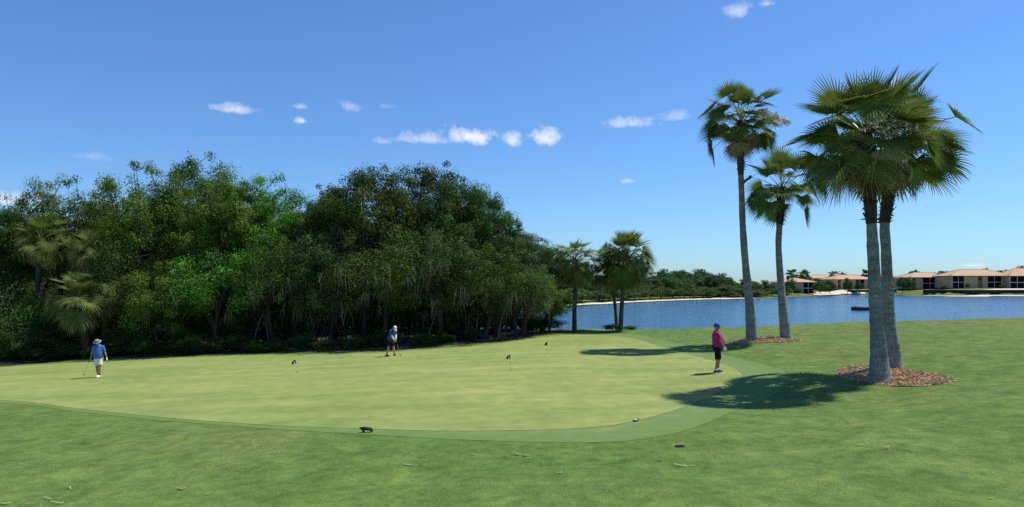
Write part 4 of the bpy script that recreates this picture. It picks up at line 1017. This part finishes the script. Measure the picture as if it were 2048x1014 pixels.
putter('dark putter held low in front of the white capped golfer', (g[0]+hnd[0], g[1]+hnd[1], gz+hnd[2]+.08), (g[0]+ft[0], g[1]+ft[1], fz), (1, .1, 0), MAT['steel'])
# golfer in the pink shirt
g = on_ground(1434.5, 746); gz = hz(g[0], g[1])+.012
person('golfer in a pink shirt, black shorts and blue cap standing side on', (g[0], g[1], gz), R(80), 1.80, R(-3), [(-.10, .06, 0, .05), (.11, -.03, 0, -.1)], [(-.20, -.27, .82), (.20, -.20, .80)], R(2),
       cloth('pink_shirt', (.42, .022, .14)), cloth('black_golf_shorts', (.009, .009, .011)), MAT['skin_tan'], .08, ('cap', cloth('blue_cap', (.025, .065, .36))), glove=(0, cloth('white_golf_glove', (.78, .77, .74), .05)), socks=cloth('white_sock', (.78, .77, .75), .05), shoe=cloth('dark_shoe', (.045, .045, .05)), sole=cloth('white_sole', (.75, .74, .7), .05), shades=True, curl=(.9, .7), short_len=.50)
# ------------------------------------------------------------------ practice flags, balls, markers, sign
MAT['flag_cloth'] = cloth('black_flag', (.010, .010, .011))
MAT['pole'] = plain('pale_flag_pole', (.70, .74, .42), .4, .1, 20)
MAT['pole_dark'] = plain('dark_pole_band', (.05, .06, .05), .5, .2, 20)
MAT['ball'] = plain('golf_ball_white', (.82, .82, .80), .35, .03, 60, .5)
MAT['hole'] = plain('cup_dark', (.015, .017, .012), .9, .2, 20)
def flag(label, px, py, toppx, toppy, w, seed, torn):
    b = on_ground(px, py); z = hz(b[0], b[1])+.012; t = thing('practice_flag', label, 'flag', (b[0], b[1], z), 0, 'small flags on the practice green')
    tp = W(toppx, toppy, b[1])-np.array((b[0], b[1], z)); L_ = tp[2]
    n = 6
    for i in range(n):
        MB().tube(np.array([tp*(i/n) if i else tp*-.04, tp*((i+1)/n)]), .0075 if i % 2 == 0 else .0078, 8).build('pole_section', MAT['pole'] if i % 2 == (1 if torn else 0) else MAT['pole_dark'], t)
    MB().loft([((0, 0, .0015), (.054, 0, 0), (0, .054, 0)), ((0, 0, .003), (.053, 0, 0), (0, .053, 0))], 18).build('cup', MAT['hole'], t)
    rs = np.random.RandomState(seed); U, V_ = 14, 8; vs = []; F = []
    for i in range(U):
        for j in range(V_):
            u = i/(U-1); v = j/(V_-1)                       # limp pennant hanging down and away from the pole
            x = -u*w*(.95-.15*v); zz = -v*.17*(1-.55*u)-u*u*w*.62-.02*u; y = .045*sin(u*7+v*2+seed)*u
            vs.append(tp+np.array((x, y, zz)))
    for i in range(U-1):
        for j in range(V_-1):
            if torn and 3 <= i <= 5 and 3 <= j <= 5: continue
            F.append((i*V_+j, (i+1)*V_+j, (i+1)*V_+j+1, i*V_+j+1))
    vs = np.array(vs); n_ = len(vs); mb = MB(); mb.add(np.r_[vs, vs+np.array((0, .004, 0))], F+[tuple(a+n_ for a in f[::-1]) for f in F]); mb.build('flag_cloth', MAT['flag_cloth'], t)
flag('left black practice flag, nearer the blue shirted golfer', 595, 746, 591.5, 719.5, .21, 1, True)
flag('middle black practice flag, nearest of the three to the camera', 1021, 741, 1020.5, 709, .17, 2, True)
flag('far small black practice flag near the back of the green', 1095, 706, 1094.5, 684, .15, 4, False)
for px, py, lb in ((1383.5, 735.5, 'left of three golf balls lying behind the pink shirted golfer'), (1394.5, 738.5, 'middle of three golf balls lying behind the pink shirted golfer'), (1409, 742, 'ball nearest to the heels of the pink shirted golfer'),
                   (1477, 751.5, 'golf ball at the tip of the green in front of the pink shirted golfer'), (993, 711, 'lone white golf ball left of the middle black flag'), (1501, 706, 'golf ball on the grass below the tallest fan palm')):
    b = on_ground(px, py); r = .0235; MBb = MB().ball((0, 0, r), r, 16, 10); o = MBb.build('golf_ball', MAT['ball'], None, (b[0], b[1], hz(b[0], b[1])+.011)); tag(o, lb, 'golf ball', 'golf balls')
def marker():
    b = on_ground(733, 865); z = hz(b[0], b[1])+.006; t = thing('ground_marker', 'small black animal shaped marker on stubby feet at the front of the green', 'marker', (b[0], b[1], z), R(4))
    m = MB()
    m.loft([((x, 0, zc), (0, ry, 0), (0, 0, rz_)) for x, zc, ry, rz_ in ((-.145, .100, .02, .020), (-.125, .088, .04, .032), (-.06, .088, .055, .045), (.0, .088, .058, .045), (.07, .076, .055, .040), (.12, .064, .045, .032), (.148, .050, .030, .024), (.16, .044, .016, .014))], 16)
    m.ball((-.150, 0, .112), (.022, .016, .014), 10, 8); m.ball((.105, .03, .098), .014, 8, 6); m.ball((.105, -.03, .098), .014, 8, 6)
    remeshed(m, 'body', MAT['marker'], t, .006, 3)
    for x in (-.075, .105):
        for y in (-.032, .032):
            MB().tube(np.array([(x, y, .07), (x+.004, y, .03), (x+.008, y, 0)]), np.array((.024, .019, .020)), 10).build('foot', MAT['marker'], t)
MAT['marker'] = plain('black_cast_iron', (.008, .009, .009), .65, .3, 30)
marker()
def sprinkler():
    b = on_ground(1271, 843); t = thing('sprinkler_head', 'small dark rimmed sprinkler head with a pale top beside the green', 'sprinkler', (b[0], b[1], hz(b[0], b[1])+.004), R(10))
    MB().loft([((0, 0, 0), (.062, 0, 0), (0, .062, 0)), ((0, 0, .03), (.064, 0, 0), (0, .064, 0)), ((0, 0, .036), (.056, 0, 0), (0, .056, 0))], 20).build('rim', MAT['marker'], t)
    MB().loft([((-.006, 0, .034), (.050, 0, 0), (0, .050, 0)), ((-.006, 0, .042), (.046, 0, 0), (0, .046, 0)), ((-.006, 0, .048), (.026, 0, 0), (0, .026, 0))], 20).build('top', MAT['cap'], t)
    MB().tube(np.array([(.055, 0, .03), (.075, 0, .05), (.085, 0, .06)]), np.array((.014, .012, .009)), 8).build('nozzle', MAT['marker'], t)
sprinkler()
def drain():
    b = on_ground(1360, 891); t = thing('drain', 'small dark drain grate sunk in the grass right of centre', 'drain', (b[0], b[1], hz(b[0], b[1])+.012), R(8))
    MB().loft([((0, 0, 0), (.10, 0, 0), (0, .085, 0)), ((0, 0, .004), (.096, 0, 0), (0, .081, 0))], 22).build('pit', MAT['hole'], t)
    for i in range(5):
        y = -.054+i*.027; MB().box((0, y, .010), (math.sqrt(max(.0065-y*y, .0015)), .006, .003)).build('bar', MAT['bulkhead'], t)
    r = MB(); a = np.linspace(0, 2*pi, 25); r.tube(np.c_[.10*np.cos(a), .085*np.sin(a), np.full(25, .002)], .005, 6, cap=False); r.build('rim', MAT['bulkhead'], t)
drain()
def sign():
    d = 46.5; c = W(698.5, 674.5, d); g = hz(c[0], d); t = thing('sign', 'small blank pale sign on a stake in the shade of the wood', 'sign', (c[0], d, g), R(4)); h = c[2]-g
    MB().box((0, 0, h), (.155, .012, .115)).build('board', plain('pale_sign_board', (.62, .64, .70), .6, .05, 4), t)
    MB().box((0, .028, (h+.08)/2-.1), (.02, .014, (h+.08)/2+.1)).build('stake', MAT['bulkhead'], t)
sign()
# raft and bird on the lake
def raft():
    a = W(1708, 620.5, 146); t = thing('raft', 'dark low floating raft on the lake beside the paired palm trunks', 'raft', (a[0]+2.6, 146+1.2, 0), R(3)); m = plain('dark_raft', (.020, .040, .050), .5, .2, 1); m2 = plain('raft_deck', (.055, .10, .11), .6, .2, 1)
    MB().loft([((0, 0, -.15), (2.6, 0, 0), (0, 1.3, 0)), ((0, 0, .60), (2.62, 0, 0), (0, 1.32, 0)), ((0, 0, .68), (2.55, 0, 0), (0, 1.26, 0))], 28).build('hull', m, t)
    a_ = np.linspace(0, 2*pi, 29); MB().tube(np.c_[2.6*np.cos(a_), 1.3*np.sin(a_), np.full(29, .62)], .09, 8, cap=False).build('fender', m, t)
    MB().loft([((0, 0, .683), (2.3, 0, 0), (0, 1.1, 0)), ((0, 0, .80), (1.9, 0, 0), (0, .8, 0))], 28).build('deck', m2, t)
raft()
def bird():
    c = W(1733.5, 594, 118); t = thing('bird', 'small dark bird flying low over the lake left of the paired palm trunks', 'bird', tuple(c), R(30)); m = plain('dark_feathers', (.03, .03, .032), .8, .3, 9)
    b = MB(); b.loft([((x, 0, z), (0, r, 0), (0, 0, r*.9)) for x, z, r in ((-.20, .0, .012), (-.12, .0, .035), (0, 0, .055), (.10, .015, .042), (.16, .035, .032), (.20, .035, .026), (.245, .03, .006))], 10); b.build('body', m, t)
    for s in (-1, 1):
        w = MB(); top = []; 
        for (y, z, x0, x1) in ((.03, .02, -.07, .08), (.2, .17, -.06, .10), (.36, .28, -.09, .05), (.48, .36, -.12, -.06)):
            top += [(x0, s*y, z), (x1, s*y, z+.01)]
        n = len(top); lo = [(p[0], p[1], p[2]-.012) for p in top]
        F = [(0, 1, 3, 2), (2, 3, 5, 4), (4, 5, 7, 6)]; w.add(top+lo, F+[tuple(i+n for i in f[::-1]) for f in F]+[(1, 0, n, n+1), (0, 2, n+2, n), (3, 1, n+1, n+3), (2, 4, n+4, n+2), (5, 3, n+3, n+5), (4, 6, n+6, n+4), (7, 5, n+5, n+7), (6, 7, n+7, n+6)]); w.build('wing', m, t)
bird()
# ------------------------------------------------------------------ mulch beds, litter, twigs
def bed(name, bx, by, rx, ry, n, seed):
    a = np.linspace(0, 2*pi, 61)[:-1]; rs = np.random.RandomState(seed); w = 1+.05*np.sin(a*3+seed)+.035*np.sin(a*7+2*seed)+.02*rs.normal(size=60)
    sheet_radial(name, np.c_[bx+rx*w*np.cos(a), by+ry*w*np.sin(a)], MAT['mulch'], .022, 18, (bx, by))
    t = rs.uniform(0, 2*pi, n); r = np.sqrt(rs.uniform(0, 1.0, n))*(1+.04*rs.normal(size=n)); X = bx+rx*r*np.cos(t); Y = by+ry*r*np.sin(t); Z = H(X, Y)+.028+rs.uniform(0, .012, n)
    c = np.c_[X, Y, Z]; d = rs.normal(size=(n, 3))*np.array((1, 1, .12)); d /= np.linalg.norm(d, axis=1)[:, None]; s = np.cross(d, rs.normal(size=(n, 3))); s /= np.linalg.norm(s, axis=1)[:, None]
    l = rs.uniform(.03, .10, n)[:, None]; wd = rs.uniform(.004, .014, n)[:, None]
    V = np.stack([c-d*l-s*wd, c-d*l+s*wd, c+d*l+s*wd, c+d*l-s*wd], 1).reshape(-1, 3)
    o = link('mulch_chips', quads_mesh('mulch_chips', V, np.arange(4*n).reshape(-1, 4), MAT['chips'], np.repeat(rs.uniform(0, 1, n), 4))); tag(o, 'loose brown bark chips covering the bed under the palms', 'mulch', kind='stuff')
MAT['litter_leaf'] = leafmat('dry_litter_leaf', (.05, .035, .022), (.24, .165, .105), .02, .9, .005, .05, .05)
MAT['chips'] = leafmat('bark_chips', (.28, .165, .088), (.70, .49, .30), .02, .9, .005, .05, .1)
bed('mulch_bed', *BED1, 9000, 1); bed('mulch_bed', *BED2, 5000, 2)
_m = on_ground(1125, 667); 
def litter_patch(cx, cy, rx, ry, n, seed, lo=.03, hi=.10):
    rs = np.random.RandomState(seed); t = rs.uniform(0, 2*pi, n); r = np.sqrt(rs.uniform(0, 1, n)); X = cx+rx*r*np.cos(t); Y = cy+ry*r*np.sin(t)
    Z = H(X, Y)+.03+.16*np.maximum(0, 1-r)*rs.uniform(0, 1, n); c = np.c_[X, Y, Z]; d = rs.normal(size=(n, 3))*np.array((1, 1, .5)); d /= np.linalg.norm(d, axis=1)[:, None]; s = np.cross(d, rs.normal(size=(n, 3))); s /= np.linalg.norm(s, axis=1)[:, None]
    l = rs.uniform(lo, hi, n)[:, None]; w = l*.3; V = np.stack([c-d*l, c+s*w, c+d*l, c-s*w], 1).reshape(-1, 3)
    o = link('leaf_litter', quads_mesh('leaf_litter', V, np.arange(4*n).reshape(-1, 4), MAT['litter_leaf'], np.repeat(rs.uniform(0, 1, n), 4))); tag(o, 'dry brown leaf litter lying along the edge of the wood', 'litter', kind='stuff')
for px, py, rx, ry, n, sd in ((347, 709, 1.3, .6, 1500, 1), (1122, 665, 1.7, 1.6, 2200, 2), (860, 690, 2.2, .7, 1800, 3), (690, 697, 2.6, .6, 1200, 4), (1000, 681, 1.6, .5, 1200, 5), (560, 702, 2.2, .6, 900, 6)):
    b = on_ground(px, py); litter_patch(b[0], b[1]+.3, rx, ry, n, sd)
rs = np.random.RandomState(77)
STICK = []
for i in range(5):
    mb = MB(); L_ = 1.0; e = np.array((L_, rs.uniform(-.2, .2), rs.uniform(.0, .25))); mb.tube(bez(np.zeros(3), e*.5+rs.normal(size=3)*.12*np.array((1, 1, .6)), e, 7), np.linspace(.028, .010, 7), 6)
    p = e*.55; mb.tube(bez(p, p+np.array((.12, .14, .12)), p+np.array((.28, .2, .3)), 4), np.linspace(.014, .006, 4), 5); STICK.append(mb.mesh('fallen_branch', MAT['pale_bark']))
for i in range(18):
    px = rs.uniform(60, 1040); b = FOREST_EDGE[:, 0]; d = on_ground(px, np.interp(px, (0, 200, 400, 600, 800, 1000, 1060), (728, 717, 709, 704, 697, 681, 673))); x, y = d[0], d[1]+rs.uniform(.3, 3.0); k = rs.uniform(.4, 1.1)
    o = link('fallen_branch', STICK[i % 5], None, (x, y, hz(x, y)+.05), (rs.uniform(-.3, .3), rs.uniform(-.3, .05), rs.uniform(0, 6.3)), (k, k, k)); tag(o, 'pale fallen branch lying at the foot of the wood', 'branch', 'fallen branches at the foot of the wood')
# bleached vertical stems standing in the shade
for i, (px, top, d, lean) in enumerate(((505, 615, 46.5, .3), (318, 640, 46.2, -.3), (592, 560, 47, -.12), (728, 590, 46.2, 0), (855, 610, 46, .35), (995, 600, 46.2, .25), (445, 600, 47.2, .1), (640, 600, 47.5, .2), (540, 620, 46.6, -.2), (950, 620, 46.3, .1))):
    x = (px-CX)/FPX*d; g = hz(x, d); h = CAMZ+(HY-top)/FPX*d-g; w = .16 if i in (2, 3) else .045
    mb = MB(); mb.tube(bez(np.array((0, 0, -.2)), np.array((lean*.2*h+.1*sin(i*3), 0, h*.5)), np.array((lean*h, .3, h)), 9), np.linspace(w*1.2, w*.6, 9), 9)
    for q in range(3): p = np.array((lean*h*(.4+.15*q), .1, h*(.45+.15*q))); mb.tube(bez(p, p+np.array((.3*(-1)**q, 0, .25)), p+np.array((.7*(-1)**q, .1, .7)), 5), np.linspace(w*.4, w*.12, 5), 5)
    o = mb.build('bare_trunk', MAT['bark'] if w > .1 else MAT['pale_bark'], None, (x, d, g))
    tag(o, ('thick grey bare trunk left of the small pale sign', 'thick dark bare trunk just right of the small pale sign')[i-2] if i in (2, 3) else 'thin bleached bare stem standing in the shade of the wood', 'trunk', 'bare stems at the front of the wood')
# dry scraps on the grass
MAT['scrap'] = plain('dry_leaf_scrap', (.46, .41, .26), .8, .25, 9)
MAT['scrap_dark'] = plain('brown_leaf_scrap', (.14, .08, .05), .8, .3, 9)
SCR = []
for i in range(5):
    n = 7; u = np.linspace(0, 1, n); cx = np.c_[u-.5, .12*np.sin(u*4+i), .05+.06*np.sin(u*3+i*2)]; w = (.07+.03*(i % 3))*np.sin(np.clip(u*.9+.08, 0, 1)*pi)+.012
    V = np.r_[cx-np.c_[0*u, w, 0*u], cx+np.c_[0*u, 0*u, .05+0*u], cx+np.c_[0*u, w, 0*u], cx-np.c_[0*u, 0*u, .012+0*u]]; F = []
    for a in range(4):
        b = (a+1) % 4; F += [(a*n+q, a*n+q+1, b*n+q+1, b*n+q) for q in range(n-1)]
    mb = MB().add(V, F)
    if i == 3: mb.tube(np.array([(0, 0, .06), (-.25, .35, .12), (-.4, .6, .08)]), np.array((.04, .03, .01)), 5)
    SCR.append(mb.mesh('dry_leaf', MAT['scrap']))
SP = [(97,923,.14,0),(160,902,.16,1),(173,900,.10,2),(292,847,.10,0),(140,975,.16,1),(362,982,.22,2),(414,987,.12,4),(554,908,.10,0),(95,997,.22,1),(115,1009,.26,1),(60,1011,.2,0),(10,1009,.2,2),
      (815,931,.22,2),(831,933,.10,1),(851,923,.08,0),(948,906,.18,1),(950,909,.06,0),(941,925,.06,1),(1012,914,.16,0),(1034,911,.26,1),(1052,914,.20,2),(1058,919,.14,0),(1119,946,.14,2),(1256,885,.07,0),(1343,912,.06,1),(1275,908,.06,0),
      (1361,932,.28,1),(1385,931,.14,4),(1182,870,.08,0),(1455,868,.12,1),(1423,872,.10,0),(1617,869,.10,2),(1560,834,.14,0),(1772,908,.22,3),(1778,887,.09,0),(1720,897,.16,1),(1790,803,.16,2),(1675,850,.08,0),(1700,745,.10,1),(1839,722,.12,0),(1803,764,.22,4),(1948,775,.07,0),(1625,733,.06,1),
      (640,935,.08,0),(700,960,.07,1),(1500,930,.07,2),(1640,965,.10,0),(1900,940,.08,1),(1980,990,.12,2),(220,950,.06,0),(470,930,.06,1)]
rs = np.random.RandomState(12)
for i, (px, py, s, v) in enumerate(SP):
    b = on_ground(px, py); o = link('dry_leaf', SCR[v], None, (b[0], b[1], hz(b[0], b[1])+.02), (rs.uniform(-.2, .2), rs.uniform(-.15, .15), rs.uniform(-.5, .5) if v != 3 else .3), (s*.8, s*.8, s*.8))
    tag(o, 'forked pale scrap of dry palm leaf on the right foreground grass' if v == 3 else 'pale scrap of dry leaf lying on the mown grass', 'dry leaf', 'dry leaf scraps on the grass')
for i, (px, py) in enumerate(((1318, 924), (1778, 876))):
    b = on_ground(px, py); o = link('dry_leaf', SCR[2].copy(), None, (b[0], b[1], hz(b[0], b[1])+.02), (0, 0, .4), (.15-.07*i,)*3); o.data.materials[0] = MAT['scrap_dark']
    tag(o, ('dark brown curled leaf on the grass below the drain', 'tiny dark brown leaf on the right foreground grass')[i], 'dry leaf', 'dry leaf scraps on the grass')
# wispy weeds on the bank by the cabbage palms
for i, (px, d, h) in enumerate(((1222, 50.5, .55), (1257, 51, .4))):
    x = (px-CX)/FPX*d; put_tree(SHRUBS[0], 'weed_clump', ('wispy weeds left of the right pair of cabbage palm trunks', 'wispy weeds right of the right pair of cabbage palm trunks')[i], 'weeds', x, d, h, .7, i)
# ------------------------------------------------------------------ grass blades of the rough, nearest to the camera
def grass():
    rs = np.random.RandomState(4); n = 620000
    d = 8.2+(44-8.2)*rs.uniform(0, 1, n)**1.6; u = rs.uniform(-.78, .78, n); X = u*d; Y = d
    gx = np.arange(-36, 36.01, .2); gy = np.arange(7.6, 45.01, .2); GX, GY = np.meshgrid(gx, gy)      # sampled once, then interpolated
    TZ = H(GX.ravel(), GY.ravel()).reshape(GX.shape); TS = sdist(GX.ravel(), GY.ravel(), FRINGE).reshape(GX.shape)
    def look(T, x, y):
        i = np.clip((x+36)/.2, 0, len(gx)-1.001); j = np.clip((y-7.6)/.2, 0, len(gy)-1.001); a = i.astype(int); b = j.astype(int); fx = i-a; fy = j-b
        return (T[b, a]*(1-fx)+T[b, a+1]*fx)*(1-fy)+(T[b+1, a]*(1-fx)+T[b+1, a+1]*fx)*fy
    o = look(TS, X, Y) > .5-rs.uniform(0, 1, n)*1.25
    for bx, by, rx, ry in (BED1, BED2): o &= ((X-bx)/rx)**2+((Y-by)/ry)**2 > 1.05
    X = X[o]; Y = Y[o]; n = len(X); Z = look(TZ, X, Y)-.004
    k = np.clip(Y/14, .8, 2.0); h = rs.uniform(.008, .022, n)*(1+.5*np.sin(X*2.1+np.sin(Y*1.7)*2)*np.sin(Y*2.6)); w = rs.uniform(.0025, .0055, n)*k
    a = rs.uniform(0, 2*pi, n); lean = rs.uniform(.3, 2.2, n)*h; la = rs.uniform(0, 2*pi, n)
    p = np.c_[X, Y, Z]; s = np.c_[np.cos(a)*w, np.sin(a)*w, np.zeros(n)]; tip = p+np.c_[np.cos(la)*lean, np.sin(la)*lean, h]
    V = np.stack([p-s, p+s, tip], 1).reshape(-1, 3)
    tone = np.clip(.47+.20*rs.normal(size=n)+.10*np.sin(X*.5+1.3*np.sin(Y*.37))+.09*np.sin(X*1.3+2*np.sin(Y*1.1+X*.3))+.09*np.sin(X*2.7+Y*4.2+2*np.sin(X*.8))+.13*np.sin(X*4.1-Y*9.2+3*np.sin(Y*1.3+X))+.10*smooth(11.5, 9.5, Y), 0, 1)
    o = link('grass', quads_mesh('grass', V, np.arange(3*n).reshape(-1, 3), MAT['blade'], np.repeat(tone, 3)))
    tag(o, 'short mown green grass of the foreground rough', 'grass', kind='stuff')
MAT['blade'] = leafmat('grass_blade', (.150, .240, .050), (.430, .480, .150), .4, .8, 0, 0, .05)
grass()
